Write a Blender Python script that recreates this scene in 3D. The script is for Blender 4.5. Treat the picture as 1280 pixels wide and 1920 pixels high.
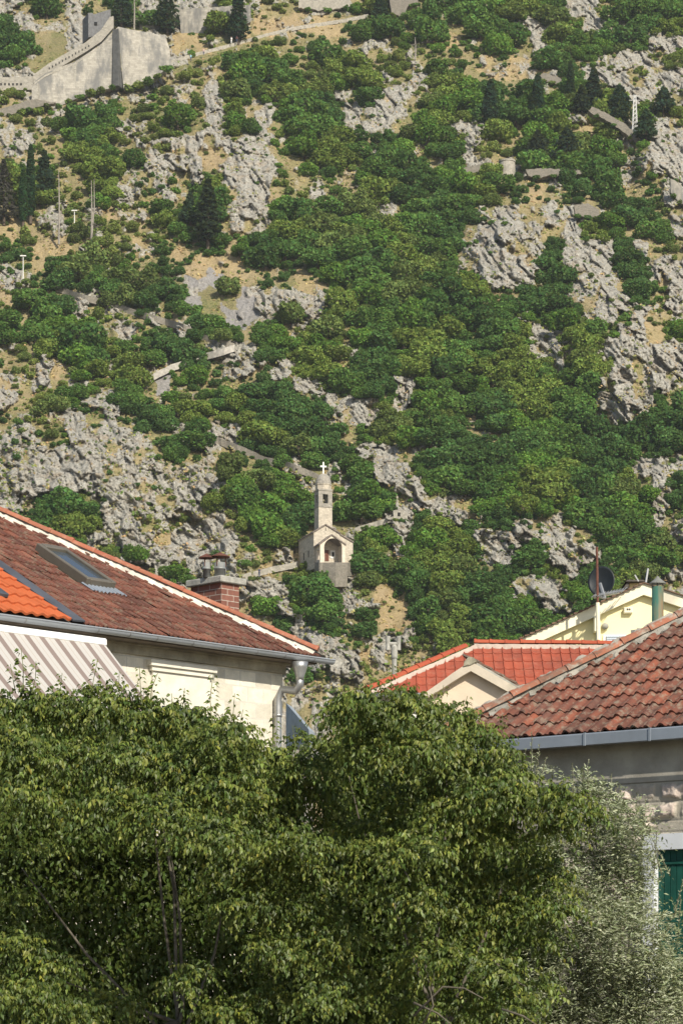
import bpy, bmesh, math, random
import numpy as np
from mathutils import Vector
R = math.radians
random.seed(7); rng = np.random.default_rng(11)
for o in list(bpy.data.objects): bpy.data.objects.remove(o)
scene = bpy.context.scene
C = scene.collection

# ------------------------------------------------------------------ camera, world, sun, exposure
FP, HZ, EYE = 5000.0, 1900.0, 1.6        # focal length in photo pixels, horizon row, eye height
cam_d = bpy.data.cameras.new('camera'); cam = bpy.data.objects.new('camera', cam_d); C.objects.link(cam)
cam.location = (0, 0, EYE); cam.rotation_euler = (R(90), 0, 0)
cam_d.sensor_fit = 'VERTICAL'; cam_d.sensor_height = 36; cam_d.sensor_width = 24
cam_d.lens = FP/1920*36; cam_d.shift_y = (HZ-960)/1920; cam_d.clip_end = 6000; cam_d.clip_start = .5
scene.camera = cam
SUN_AZ, SUN_EL = 27, 36                  # degrees to the right of straight behind the viewer, above the horizon
w = bpy.data.worlds.new('World'); scene.world = w; w.use_nodes = True
nt = w.node_tree; bg = nt.nodes['Background']; sky = nt.nodes.new('ShaderNodeTexSky')
sky.sky_type = 'NISHITA'; sky.sun_disc = False; sky.sun_elevation = R(SUN_EL); sky.sun_rotation = R(180-SUN_AZ)
nt.links.new(sky.outputs[0], bg.inputs[0]); bg.inputs[1].default_value = 0.10
sd = bpy.data.lights.new('sun', 'SUN'); sun = bpy.data.objects.new('sun', sd); C.objects.link(sun)
sd.energy = 4.5; sd.angle = R(.5); sd.color = (1, .93, .80)
sv = Vector((math.sin(R(SUN_AZ))*math.cos(R(SUN_EL)), -math.cos(R(SUN_AZ))*math.cos(R(SUN_EL)), math.sin(R(SUN_EL))))
sun.rotation_euler = sv.to_track_quat('Z', 'Y').to_euler(); sun.location = (60, -60, 80)
scene.view_settings.view_transform = 'Standard'; scene.view_settings.look = 'None'
scene.view_settings.exposure = 0.40; scene.view_settings.gamma = 1

# ------------------------------------------------------------------ helpers
def P(px, py, Y): return Vector(((px-640)/FP*Y, Y, EYE+(HZ-py)/FP*Y))
def tag(o, label=None, cat=None, group=None, kind=None):
    if label: o['label'] = label
    if cat: o['category'] = cat
    if group: o['group'] = group
    if kind: o['kind'] = kind
    return o
def thing(name, loc, label, cat, group=None):
    o = bpy.data.objects.new(name, None); C.objects.link(o); o.location = loc
    o.empty_display_size = .3; o['_w'] = tuple(loc)
    return tag(o, label, cat, group)
def worg(o):
    while o.parent: o = o.parent
    return Vector(o.location)
def link_mesh(name, me, mats, parent=None, smooth=False):
    o = bpy.data.objects.new(name, me); C.objects.link(o)
    for m in (mats if isinstance(mats, (list, tuple)) else [mats]): me.materials.append(m)
    if parent: o.parent = parent
    if smooth: me.polygons.foreach_set('use_smooth', np.ones(len(me.polygons), bool))
    return o
def np_mesh(name, V, F, tint=None, attrs=None):
    me = bpy.data.meshes.new(name); V = np.asarray(V, np.float32); F = np.asarray(F, np.int32)
    k = F.shape[1]; n = len(F)
    me.vertices.add(len(V)); me.vertices.foreach_set('co', V.ravel())
    me.loops.add(n*k); me.loops.foreach_set('vertex_index', F.ravel())
    me.polygons.add(n); me.polygons.foreach_set('loop_start', np.arange(0, n*k, k, dtype=np.int32))
    me.polygons.foreach_set('loop_total', np.full(n, k, np.int32))
    if tint is not None:
        a = me.attributes.new('tint', 'FLOAT_COLOR', 'POINT')
        t = np.ones((len(V), 4), np.float32); t[:, :3] = tint; a.data.foreach_set('color', t.ravel())
    for kk, vv in (attrs or {}).items():
        a = me.attributes.new(kk, 'FLOAT', 'POINT'); a.data.foreach_set('value', np.asarray(vv, np.float32).ravel())
    me.update(calc_edges=True); me.validate()
    return me
class MB:
    """collects boxes, prisms, tubes into one mesh"""
    def __init__(s): s.v = []; s.f = []; s.c = []; s.cur = .5
    def add(s, vs, fs):
        b = len(s.v); s.v += [Vector(q) for q in vs]; s.f += [tuple(b+i for i in f) for f in fs]; s.c += [s.cur]*len(vs)
    def box(s, o, a, b, c):            # corner and three edge vectors
        o, a, b, c = map(Vector, (o, a, b, c))
        q = [o, o+a, o+a+b, o+b, o+c, o+a+c, o+a+b+c, o+b+c]
        s.add(q, [(0,3,2,1), (4,5,6,7), (0,1,5,4), (1,2,6,5), (2,3,7,6), (3,0,4,7)])
    def prism(s, pts, d):              # polygon pushed along d
        d = Vector(d); n = len(pts); pts = [Vector(q) for q in pts]
        s.add(pts+[q+d for q in pts], [tuple(range(n))[::-1], tuple(range(n, 2*n))]+[(i, (i+1) % n, n+(i+1) % n, n+i) for i in range(n)])
    def tube(s, pts, r, n=8, cap=True):
        pts = [Vector(q) for q in pts]; rs = r if isinstance(r, (list, tuple)) else [r]*len(pts)
        vs = []; up = None
        for i, q in enumerate(pts):
            d = (pts[min(i+1, len(pts)-1)]-pts[max(i-1, 0)]).normalized()
            if up is None: up = Vector((0,0,1)) if abs(d.z) < .9 else Vector((1,0,0))
            a = d.cross(up).normalized(); b = a.cross(d).normalized(); up = b
            vs += [q+(a*math.cos(2*math.pi*k/n)+b*math.sin(2*math.pi*k/n))*rs[i] for k in range(n)]
        fs = [(i*n+k, i*n+(k+1) % n, (i+1)*n+(k+1) % n, (i+1)*n+k) for i in range(len(pts)-1) for k in range(n)]
        if cap: fs += [tuple(range(n))[::-1], tuple(range((len(pts)-1)*n, len(pts)*n))]
        s.add(vs, fs)
    def lathe(s, c, prof, n=16, sx=1):
        c = Vector(c); vs = []
        for r, z in prof: vs += [c+Vector((math.cos(2*math.pi*k/n)*r*sx, math.sin(2*math.pi*k/n)*r, z)) for k in range(n)]
        fs = [(i*n+k, i*n+(k+1) % n, (i+1)*n+(k+1) % n, (i+1)*n+k) for i in range(len(prof)-1) for k in range(n)]
        fs += [tuple(range(n))[::-1], tuple(range((len(prof)-1)*n, len(prof)*n))]
        s.add(vs, fs)
    def build(s, name, mat, parent=None, smooth=False, bevel=0, cuts=None, loc=None):
        org = worg(parent) if parent else (Vector(loc) if loc is not None else Vector((0,0,0)))
        me = bpy.data.meshes.new(name); me.from_pydata([q-org for q in s.v], [], s.f)
        a = me.attributes.new('rnd', 'FLOAT', 'POINT'); a.data.foreach_set('value', np.array(s.c, np.float32))
        bm = bmesh.new(); bm.from_mesh(me)
        if cuts:
            for co, no in cuts:
                bmesh.ops.bisect_plane(bm, geom=bm.verts[:]+bm.edges[:]+bm.faces[:], plane_co=Vector(co)-org, plane_no=Vector(no), clear_outer=True)
        bmesh.ops.recalc_face_normals(bm, faces=bm.faces)
        if bevel: bmesh.ops.bevel(bm, geom=bm.edges[:], offset=bevel, segments=1, affect='EDGES', clamp_overlap=True)
        bm.to_mesh(me); bm.free()
        o = link_mesh(name, me, mat, parent, smooth)
        if not parent and loc is not None: o.location = loc
        return o

# ------------------------------------------------------------------ materials
class NT:
    def __init__(s, name):
        s.m = bpy.data.materials.new(name); s.m.use_nodes = True; s.t = s.m.node_tree
        s.b = s.t.nodes['Principled BSDF']; s.b.inputs['Specular IOR Level'].default_value = .25
        s.out = s.t.nodes['Material Output']
    def n(s, ty, **k):
        q = s.t.nodes.new('ShaderNode'+ty)
        for a, v in k.items(): setattr(q, a, v)
        return q
    def l(s, a, b): s.t.links.new(a, b)
    def setv(s, sock, v):
        if isinstance(v, bpy.types.NodeSocket): s.l(v, sock)
        else:
            if isinstance(v, tuple) and len(v) == 3 and len(getattr(sock, 'default_value', (0,0,0))) == 4: v = v+(1,)
            sock.default_value = v
    def coord(s, scale=(1,1,1), rot=(0,0,0), kind='Object'):
        tc = s.n('TexCoord'); mp = s.n('Mapping'); s.l(tc.outputs[kind], mp.inputs[0])
        mp.inputs['Scale'].default_value = scale; mp.inputs['Rotation'].default_value = rot; return mp.outputs[0]
    def noise(s, sc, co=None, det=6, rough=.6, dist=0):
        q = s.n('TexNoise'); q.inputs['Scale'].default_value = sc; q.inputs['Detail'].default_value = det
        q.inputs['Roughness'].default_value = rough; q.inputs['Distortion'].default_value = dist
        s.l(co or s.coord(), q.inputs['Vector']); return q.outputs['Fac']
    def ramp(s, f, *st):
        q = s.n('ValToRGB'); s.l(f, q.inputs[0]); e = q.color_ramp.elements
        while len(e) < len(st): e.new(.5)
        for i, (p, c) in enumerate(st):
            e[i].position = p; e[i].color = (c, c, c, 1) if isinstance(c, (int, float)) else c+(1,)
        return q.outputs[0]
    def mix(s, f, a, b, mode='MIX'):
        q = s.n('Mix', data_type='RGBA', blend_type=mode); s.setv(q.inputs[0], f); s.setv(q.inputs[6], a); s.setv(q.inputs[7], b); return q.outputs[2]
    def math(s, op, a, b=0.0):
        q = s.n('Math', operation=op); s.setv(q.inputs[0], a); s.setv(q.inputs[1], b); return q.outputs[0]
    def attr(s, nm, out='Fac'):
        q = s.n('Attribute', attribute_name=nm); return q.outputs[out]
    def bump(s, h, strength=.5, dist=.02, prev=None):
        q = s.n('Bump'); q.inputs['Strength'].default_value = strength; q.inputs['Distance'].default_value = dist
        s.l(h, q.inputs['Height'])
        if prev: s.l(prev, q.inputs['Normal'])
        s.l(q.outputs[0], s.b.inputs['Normal']); return q.outputs[0]
    def done(s, col, rough=.8, metal=0.0):
        s.setv(s.b.inputs['Base Color'], col); s.setv(s.b.inputs['Roughness'], rough); s.b.inputs['Metallic'].default_value = metal
        return s.m
def simple(name, col, rough=.8, metal=0, var=.25, sc=4, bump=.0, dirt=None):
    t = NT(name); f = t.noise(sc)
    c = t.mix(t.ramp(f, (.35, 0.0), (.65, 1.0)), tuple(x*(1-var) for x in col), tuple(min(1, x*(1+var*.6)) for x in col))
    if dirt: c = t.mix(t.ramp(t.noise(sc*.45, det=8), (.52, 0.0), (.7, .75)), c, dirt)
    if bump: t.bump(t.noise(sc*8), .5, bump)
    return t.done(c, rough, metal)

def foliage(name, use_obj, trans=.34, var=.40, base=None, gloss=.0):
    t = NT(name); t.t.nodes.remove(t.b)
    if base: col = t.n('RGB').outputs[0]; col.node.outputs[0].default_value = base+(1,)
    elif use_obj: col = t.n('ObjectInfo').outputs['Color']
    else: col = t.attr('tint', 'Color')
    rnd = t.n('NewGeometry').outputs['Random Per Island']
    hsv = t.n('HueSaturation'); t.l(col, hsv.inputs['Color'])
    t.l(t.math('ADD', t.math('MULTIPLY', rnd, 2*var), 1-var), hsv.inputs['Value'])
    r2 = t.n('TexWhiteNoise', noise_dimensions='1D'); t.l(rnd, r2.inputs['W'])
    t.l(t.math('ADD', t.math('MULTIPLY', r2.outputs['Value'], .05), .475), hsv.inputs['Hue'])
    c = hsv.outputs[0]
    d = t.n('BsdfDiffuse'); tr = t.n('BsdfTranslucent'); g = t.n('BsdfGlossy'); g.inputs['Roughness'].default_value = .45
    t.l(c, d.inputs[0]); t.l(t.mix(.5, c, (.5, .6, .1), 'MULTIPLY'), tr.inputs[0])
    tc = t.mix(.35, c, (.35, .4, .05)); t.l(tc, tr.inputs[0]); g.inputs[0].default_value = (1, 1, .95, 1)
    m1 = t.n('MixShader'); m1.inputs[0].default_value = trans; t.l(d.outputs[0], m1.inputs[1]); t.l(tr.outputs[0], m1.inputs[2])
    m2 = t.n('MixShader'); m2.inputs[0].default_value = gloss; t.l(m1.outputs[0], m2.inputs[1]); t.l(g.outputs[0], m2.inputs[2])
    t.l(m2.outputs[0], t.out.inputs[0]); return t.m
M = {}
M['leaf_obj'] = foliage('hillside foliage', True); M['leaf_att'] = foliage('wood foliage', False)
M['bark'] = simple('bark', (.11, .085, .06), var=.4, sc=9, bump=.02)
M['dead'] = simple('dead wood', (.30, .27, .23), var=.3, sc=6)
def terrain_mat():
    t = NT('mountain ground'); rock = t.attr('rock'); dry = t.attr('dry'); scree = t.attr('scree')
    co = t.coord(); n1 = t.noise(.35, co, 8, .65); n2 = t.noise(1.6, co, 6, .7); n3 = t.noise(.09, co, 5)
    rc = t.mix(t.ramp(n2, (.34, 0.0), (.62, 1.0)), (.22, .21, .18), (.50, .475, .41))
    rc = t.mix(t.ramp(n1, (.50, 0.0), (.66, .7)), rc, (.33, .26, .18))
    rc = t.mix(t.ramp(t.noise(.8, co, 7, .7), (.60, 0.0), (.70, .85)), rc, (.11, .125, .055))
    gr = t.mix(t.ramp(n2, (.35, 0.0), (.65, 1.0)), (.30, .225, .115), (.45, .35, .19))
    gn = t.mix(t.ramp(n2, (.35, 0.0), (.65, 1.0)), (.095, .115, .038), (.27, .24, .105))
    so = t.mix(dry, gn, gr)
    so = t.mix(t.ramp(n3, (.5, 0.0), (.62, .25)), so, (.30, .21, .13))
    so = t.mix(scree, so, t.mix(t.ramp(n2, (.3, 0.0), (.7, 1.0)), (.19, .18, .17), (.36, .34, .32)))
    rk = t.math('ADD', rock, t.math('MULTIPLY', t.math('SUBTRACT', n2, .5), .9))
    c = t.mix(t.ramp(rk, (.34, 0.0), (.62, 1.0)), so, rc)
    vor = t.n('TexVoronoi', feature='DISTANCE_TO_EDGE'); vor.inputs['Scale'].default_value = .55; 
    wv = t.n('VectorMath', operation='ADD'); t.l(t.coord((1, .8, .55), (0, .5, 0)), wv.inputs[0])
    nn = t.n('TexNoise'); nn.inputs['Scale'].default_value = .5; nn.inputs['Detail'].default_value = 5; t.l(co, nn.inputs['Vector']); t.l(nn.outputs['Color'], wv.inputs[1])
    wv2 = t.n('VectorMath', operation='SCALE'); t.l(nn.outputs['Color'], wv2.inputs[0]); wv2.inputs['Scale'].default_value = 2.5
    t.l(wv2.outputs[0], wv.inputs[1]); t.l(wv.outputs[0], vor.inputs['Vector'])
    b = t.bump(t.math('MAXIMUM', t.ramp(vor.outputs['Distance'], (.0, 0.0), (.12, 1.0)), t.math('SUBTRACT', 1.0, rock)), .6, .4)
    t.bump(t.noise(1.1, co, 8, .72), .9, .75, b)
    return t.done(c, .95)
M['terrain'] = terrain_mat()
def stone_mat(name, col, sc=(2.2, 4.5), stain=(.1, .1, .09), amt=.7, mortar=None, swap=False, vert=False):
    t = NT(name); lo_, hi_, fq_ = (.44, .58, .30) if vert else (.5, .68, .9); tc = t.n('TexCoord'); sp = t.n('SeparateXYZ'); t.l(tc.outputs['Object'], sp.inputs[0])
    cb = t.n('CombineXYZ'); ad = t.math('ADD', sp.outputs[0], t.math('MULTIPLY', sp.outputs[1], .8)); t.l(ad, cb.inputs[0]); t.l(sp.outputs[2], cb.inputs[1])
    br = t.n('TexBrick'); t.l(cb.outputs[0], br.inputs['Vector']); br.inputs['Scale'].default_value = 1
    br.inputs['Brick Width'].default_value = 1/sc[0]; br.inputs['Row Height'].default_value = 1/sc[1]; br.inputs['Mortar Size'].default_value = .014
    br.inputs['Color1'].default_value = tuple(x*.78 for x in col)+(1,); br.inputs['Color2'].default_value = tuple(min(1, x*1.15) for x in col)+(1,)
    br.inputs['Mortar'].default_value = (mortar or tuple(x*.6 for x in col))+(1,)
    co = t.coord((1, 1, .25) if vert else (1, 1, 1))
    c = t.mix(t.ramp(t.noise(fq_, co, 8, .65), (lo_, 0.0), (hi_, amt)), br.outputs[0], stain)
    c = t.mix(t.ramp(t.noise(5, t.coord(), 6), (.35, .35), (.65, 0.0)), c, tuple(x*.55 for x in col))
    b = t.bump(br.outputs['Fac'], -.6, .03); t.bump(t.noise(7, None, 8, .7), .6, .04, b)
    return t.done(c, .9)
M['fort'] = stone_mat('weathered fortress stone', (.40, .37, .31), (1.0, 1.9), (.145, .145, .14), .9, vert=True)
M['chapel'] = stone_mat('pale chapel stone', (.54, .48, .385), (2.0, 3.3), (.36, .31, .24), .4)
M['turret'] = stone_mat('aged pale stone', (.40, .37, .31), (2.0, 3.3), (.19, .18, .15), .7)
M['tower'] = stone_mat('grey tower stone', (.36, .33, .28), (2.0, 3.3), (.14, .13, .12), .6)
M['rubble'] = stone_mat('rubble stone', (.25, .225, .185), (2.6, 4.0), (.13, .13, .10), .55)
M['slab'] = simple('stone roof slabs', (.20, .165, .14), var=.4, sc=2, bump=.03)
M['white'] = simple('white paint', (.75, .74, .70), var=.08)
M['dark'] = simple('dark opening', (.015, .014, .013), var=.2)
M['brown'] = simple('brown wooden door', (.14, .055, .035), var=.3)
M['path'] = simple('gravel path', (.42, .39, .34), var=.25, sc=1.5, bump=.03)

# ------------------------------------------------------------------ numpy noise
def _h(ix, iy, s):
    n = (ix.astype(np.int64)*374761393+iy.astype(np.int64)*668265263+s*2147483647) & 0xffffffff
    n = ((n ^ (n >> 13))*1274126177) & 0xffffffff; n = ((n ^ (n >> 16))*2246822519) & 0xffffffff
    return ((n ^ (n >> 15)) & 0xffffff)/float(0xffffff)
def vnoise(x, y, s=0):
    ix = np.floor(x); iy = np.floor(y); fx = x-ix; fy = y-iy; fx = fx*fx*(3-2*fx); fy = fy*fy*(3-2*fy)
    a = _h(ix, iy, s); b = _h(ix+1, iy, s); c = _h(ix, iy+1, s); d = _h(ix+1, iy+1, s)
    return (a*(1-fx)+b*fx)*(1-fy)+(c*(1-fx)+d*fx)*fy
def fbm(x, y, o=5, s=0):
    r = 0; a = .5; t = 0
    for i in range(o): r = r+a*vnoise(x*2**i+17.3*i, y*2**i-9.1*i, s+i); t += a; a *= .55
    return r/t
def worley(x, y, s=0):
    """faceted blocks: every cell a tilted plane, plus distance to the border"""
    ix = np.floor(x); iy = np.floor(y); f1 = np.full(x.shape, 9.); f2 = np.full(x.shape, 9.); val = np.zeros(x.shape)
    for dx in (-1, 0, 1):
        for dy in (-1, 0, 1):
            cx = ix+dx; cy = iy+dy; px = cx+.1+.8*_h(cx, cy, s); py = cy+.1+.8*_h(cx, cy, s+1)
            d = np.hypot(x-px, y-py); v = _h(cx, cy, s+2)-.5+(_h(cx, cy, s+3)-.5)*1.5*(x-px)+(_h(cx, cy, s+4)-.6)*1.3*(y-py)
            near = d < f1; f2 = np.where(near, f1, np.minimum(f2, d)); val = np.where(near, v, val); f1 = np.where(near, d, f1)
    return val, f2-f1

# ------------------------------------------------------------------ the mountain
G = """RmFmrmmFRr rrrFrmmrrr mgFRgmFFFF FFFRRgFFFF
FRmmRRmFFF rrFFrGGGGG gFFmgFmgFF RRFFRRmFFF
FFgFRRrrrr GGmmGgmmgm mrrgggGggF mRFFFFFFRR
FgggmrrrRr rmgFFFgggF FmggrggmGm GFFrFmRRmF
RRrmrrrrrr mgrgFFFggF FFmgrLgmmG GmmFRRRmRR
mmrrrrrrrg rmRFFLLgLr rFRRrgLLFg mFmFFgRRrr
mmmrrmgmgg FgRFrRFFmF RrRRmFmLFg FFFrrFFFgg
rmmmFFFrmg gmrFmRmFFF RrrmFFrRgL gFFmGFrFRr
rRmmFFmmrm rRrRrrmLFF FmFFrFFRgg gFFFFFrmRR
mrrmgFFgRR RRGrRRmmFF mgFFmrFRrr mFFFmFrrRR
FFFmmFFrmr mRFRRRmrmg rFFFFFLFFm mmrFgFrmmr
FFFmmgFrmr mFFrRRmgrm mFLFFgFFLm FGmgmFmrgR
GmrrgmGmrF gFFrRrFFmF FFrrFDDDrR rrRrrmFFmr
Gmmrgmggmg FgFrrrFFFF FFFFFDDrRR RRrRFFgmFr
ggGGmggmGg GgFmgFFgFF LFFFFFDrrR rRDRRRFRmg
ggGFgFggmg gGGGGmggFF LFFFFFFrRR RrFRRRFFRR
rmgFFFFgFg gSSGmmgGGF FFFFFFFLrR RgFrrRrFrR
GFmFrrFgFm FSFmSRRRrm FFFFFFFLgg FFFrrRRFgR
FmFFrgmmgr mFgSSRmmRF gFFFFFFFFF rLFFrRFRmr
FmFFFmrRgg rFFFrFgrLF gLFFLFFgFF FRrFFFRRGF
mgFFFFFFgF FgrRrFFFFF rFFFFFFFFF FrrmFRRRRR
mmrGFFrFrm gFmrRmRFFF gFFFFFFFFF FFrFFFRrRR
rrRmrggFmS gggmmgFRRF FFFRFFFFmF FFgLFrRrRr
RmgFFRrFmr FrFFFFFFFR RrFRFFFFFL FFgFFRRRFm
mmgrRmRmFF rFrFLFFFFr rRFFFFFGFF FFFFFrRmFF
rrmgRRRRrm rFRRLLFFFF rFFFmFFrrm FFFFFmFFFF
rrRRRRrRrm FgrmgLLmFF gRRmrmFFFF LLFFFFFmFm
rrRRRRrRRr rrrFgFFmFr FFRRFFFFFF LLLFFFFRRr
rRRRRRRRrr RrRFFgFmrm rFmRRFFFFF LLLFFFFmRF
RrFFFFRRrr RrFgFFFFgm gFFrRRRmLL LLLFFFFFrF
rFFFFFRRmr mrRmFFFFFF FmgRFFRrFF rmRmFFFFRm
rFFFFRrRRG RRRRmmFgmm rFFRFFFFRR RrRRmFFFgR
rrrrFrFRRR RRrRmmrGrr mFgrFFFFRR FFRrRFFFFF
rrrrrrrFgR FRrRmGmgFr rFFFFFgFgF FFFRFrFFFr
rrrrrrrrrF rrrrRRRFFg rmGFFFFFFF RRRFFFmmmm
rrrrrrrrrr rrrrrFRFFF RrGGFFFFFF FFRrFFFFFF
rrrrrrrrrr rrrrrrFRFF rDGGFFFFFF FFFFFFFFFF
rrrrrrrrrr rrrrrrrRRR grRrgrLgLL FFFFFFFFFF
rrrrrrrrrr rrrrrrrrRR RGRmrmgmmm FFFFFFFFFF
rrrrrrrrrr rrrrrrrFgR RmmmggLggg FFFFFFFFFF
rrrrrrrrrr rrrrrrrrrr mmmmmmmmmm FFFFFFFFFF""".split('\n')
G = [''.join(r.split()) for r in G]
assert all(len(r) == 40 for r in G), [len(r) for r in G]
GA = np.array([[ord(c) for c in r] for r in G])
def classes(px, py, warp=13):
    wx = px+(fbm(px/22, py/22, 3, 50)-.5)*2*warp*1.6; wy = py+(fbm(px/22, py/22, 3, 60)-.5)*2*warp*1.6
    c = np.clip((wx/32).astype(int), 0, 39); r = np.clip((wy/32).astype(int), 0, 40)
    return GA[r, c]
def table(cl, d, default=0.0):
    out = np.full(cl.shape, default)
    for k, v in d.items(): out[cl == ord(k)] = v
    return out
# large relief: (px, py, rx, ry, metres towards the viewer)
BUMPS = [(975,450,100,85,11), (815,440,45,70,-8), (1100,520,50,110,6), (1180,640,90,130,8), (1030,600,30,80,-4),
 (180,860,190,110,9), (430,960,60,90,4), (380,1000,35,45,-5), (470,290,110,130,6), (620,230,60,150,-4), (740,210,70,70,6),
 (430,400,70,70,5), (1230,290,60,60,8), (1175,300,22,60,-6), (900,250,50,60,3), (520,560,90,40,4), (130,130,170,60,6),
 (640,1180,60,110,6), (700,1120,30,50,3), (620,1050,70,35,2), (900,760,160,70,-5), (760,900,60,60,4), (1000,1000,90,50,5), (1010,1120,50,25,4),
 (1230,900,40,40,4), (880,560,120,50,4), (1100,850,120,80,-4), (60,1000,60,60,3), (300,250,80,60,4), (1120,170,120,40,3)]
def base_y(px, py): return 332.6/(.82-(HZ-py)/FP)
def relief(px, py):
    d = np.zeros(np.shape(px))
    for a, b, c, e, m in BUMPS: d = d-m*np.exp(-((px-a)/c)**2-((py-b)/e)**2)
    d = d-9*(fbm(px/230, py/170, 3, 5)-.5)-4*(fbm(px/60, py/60, 3, 6)-.5)
    return d
def rockmask(px, py):
    cl = classes(px, py); rk = table(cl, {'R': .86, 'r': .56, 'm': .34, 'g': .22, 'G': .2, 'F': .12, 'L': .12, 'S': .3, 'D': .1})
    n = fbm(px/26+3, py/26, 5, 9)
    return np.clip((rk+(n-.5)*1.3-.33)/.36, 0, 1), cl
def depth(px, py):
    rk, cl = rockmask(px, py); x = px/FP*base_y(px, py); y = (HZ-py)/7.0
    wx = x+(fbm(x/5, y/5, 3, 20)-.5)*3.5; wy = y+(fbm(x/5, y/5, 3, 21)-.5)*3.5
    a, e1 = worley(wx/5.0+wy*.06, wy/9.0, 1); b, e2 = worley(wx/1.9+wy*.14, wy/3.6, 2); c, e3 = worley(wx/.8+wy*.2, wy/1.4, 3)
    st_ = fbm(wx/1.3+wy*.25, wy/6, 4, 26)-.5; d = 3.6*a+2.1*b+1.0*c+.9*np.clip(.10-e2, 0, 1)/.10+.9*np.clip(.06-e1, 0, 1)/.06+2.4*st_+.8*(fbm(x/.9, y/.9, 3, 23)-.5)
    soil = 1.6*(fbm(x/3, y/3, 4, 22)-.5)+.5*(fbm(x*1.5, y*1.5, 3, 24)-.5)
    inframe = np.clip((px+120)/100, 0, 1)*np.clip((1400-px)/100, 0, 1)
    return base_y(px, py)+relief(px, py)+rk*(d-2.3)+(1-rk)*soil, rk, cl
gx = np.concatenate([np.arange(-1200, -60, 30), np.arange(-60, 1340, 2.0), np.arange(1340, 2500, 30)])
gy = np.concatenate([np.arange(-700, -30, 30), np.arange(-30, 1312, 2.0), np.arange(1312, 1925, 14)])
PX, PY = np.meshgrid(gx, gy)
DY, RK, CL = depth(PX, PY)
hide = (PY > 1900)
V = np.stack([(PX-640)/FP*DY, DY, EYE+(HZ-PY)/FP*DY], -1).reshape(-1, 3)
nr, nc = PX.shape
idx = np.arange(nr*nc).reshape(nr, nc)
F = np.stack([idx[:-1, :-1], idx[1:, :-1], idx[1:, 1:], idx[:-1, 1:]], -1).reshape(-1, 4)
nz = fbm(PX/30, PY/30, 4, 31)
dry = np.clip(table(CL, {'G': .95, 'R': .5, 'r': .48, 'm': .38, 'g': .22, 'S': .5, 'F': .0, 'L': .08, 'D': 0})+(nz-.5)*1.3, 0, 1)
scr = np.clip(table(CL, {'S': 1.0})+(nz-.5)*.3, 0, 1)
me = np_mesh('mountainside', V, F, attrs={'rock': RK, 'dry': dry, 'scree': scr})
link_mesh('mountain', me, M['terrain'], smooth=False)['kind'] = 'structure'
def ground(px, py, off=0.0):
    Y, _, _ = depth(np.array([float(px)]), np.array([float(py)])); return P(px, py, float(Y[0])+off)
g = MB(); g.box((-600, -200, -.3), (1200, 0, 0), (0, 1400, 0), (0, 0, .3))
tag(g.build('ground', simple('dusty ground', (.20, .18, .14), var=.3, sc=.5)), kind='structure')

# ------------------------------------------------------------------ foliage meshes
def sphere(n, r=rng):
    v = r.normal(size=(n, 3)); return v/np.linalg.norm(v, axis=1)[:, None]
def unit(v): return v/np.maximum(np.linalg.norm(v, axis=-1), 1e-9)[..., None]
def quads(Pn, N, size, r, asp=1.0):
    """leaf clump quads at points Pn facing roughly N"""
    n = len(Pn); N = unit(N); a = unit(np.cross(N, sphere(n, r))); b = np.cross(N, a); s = size*r.uniform(.6, 1.35, n)[:, None]
    k = (s*.28)*r.uniform(-1, 1, (n, 1))*N
    q = np.stack([Pn-a*s*asp-b*s*.5+k, Pn+a*s*.2*asp-b*s-k, Pn+a*s*asp+b*s*.6+k, Pn-a*s*.3*asp+b*s-k], 1)
    return q.reshape(-1, 3), np.arange(4*n).reshape(n, 4)
def crown(kind, n, size, seed):
    r = np.random.default_rng(seed)
    if kind in ('round', 'shrub'):
        L = 17 if kind == 'round' else 8
        c = sphere(L, r)*r.uniform(.3, .82, (L, 1)); c[:, 2] = np.abs(c[:, 2])*.95-.18; rad = r.uniform(.2, .42, L)
        c[0] = (0, 0, .0); rad[0] = .55
        i = r.choice(L, n*3, p=rad**2/np.sum(rad**2)); d = sphere(n*3, r); p = c[i]+d*rad[i][:, None]*r.uniform(.72, 1.22, (n*3, 1))
        dd = np.linalg.norm(p[:, None]-c[None], axis=2)/rad[None]; dd[np.arange(n*3), i] = 9
        keep = (dd.min(1) > .86) & (p[:, 2] > -.45); p = p[keep][:n]; d = d[keep][:n]
    elif kind == 'column':
        h = r.uniform(0, 1, n); rr = .5*np.minimum(1, np.sqrt(np.maximum(0, (1-h)*1.9)))*(.55+.45*np.minimum(1, h*5))
        a = r.uniform(0, 6.283, n); rr = rr*(.86+.2*np.sin(a*3+h*9)*r.uniform(.3, 1, n))
        p = np.stack([np.cos(a)*rr, np.sin(a)*rr, h], 1); d = np.stack([np.cos(a), np.sin(a), 0*a+.7], 1)
    elif kind == 'conifer':
        T = 15; t = r.integers(0, T, n); h = (t+.5)/T; a = r.uniform(0, 6.283, n); tilt = r.normal(0, .12, 40)
        prof = (1-h)**.75*(.5+.5*np.minimum(1, h*7))*.52+.03
        ang = np.sin(a*5+t*2.3)*.16+1; f = np.sqrt(r.uniform(.1, 1, n)); rr = prof*ang*f*(1+tilt[t])
        p = np.stack([np.cos(a)*rr, np.sin(a)*rr, h+.035-f*.05+r.normal(0, .012, n)+tilt[t]*np.cos(a)*.1], 1)
        d = np.stack([np.cos(a)*.5, np.sin(a)*.5, 1+0*a], 1)
    d = d+r.normal(0, .95, d.shape)
    v, f = quads(p, d, size, r); return v, f
CR = {}
for k in range(9): CR['round', k] = crown('round', 1500, .072, 100+k)
for k in range(5): CR['shrub', k] = crown('shrub', 260, .15, 200+k)
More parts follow.
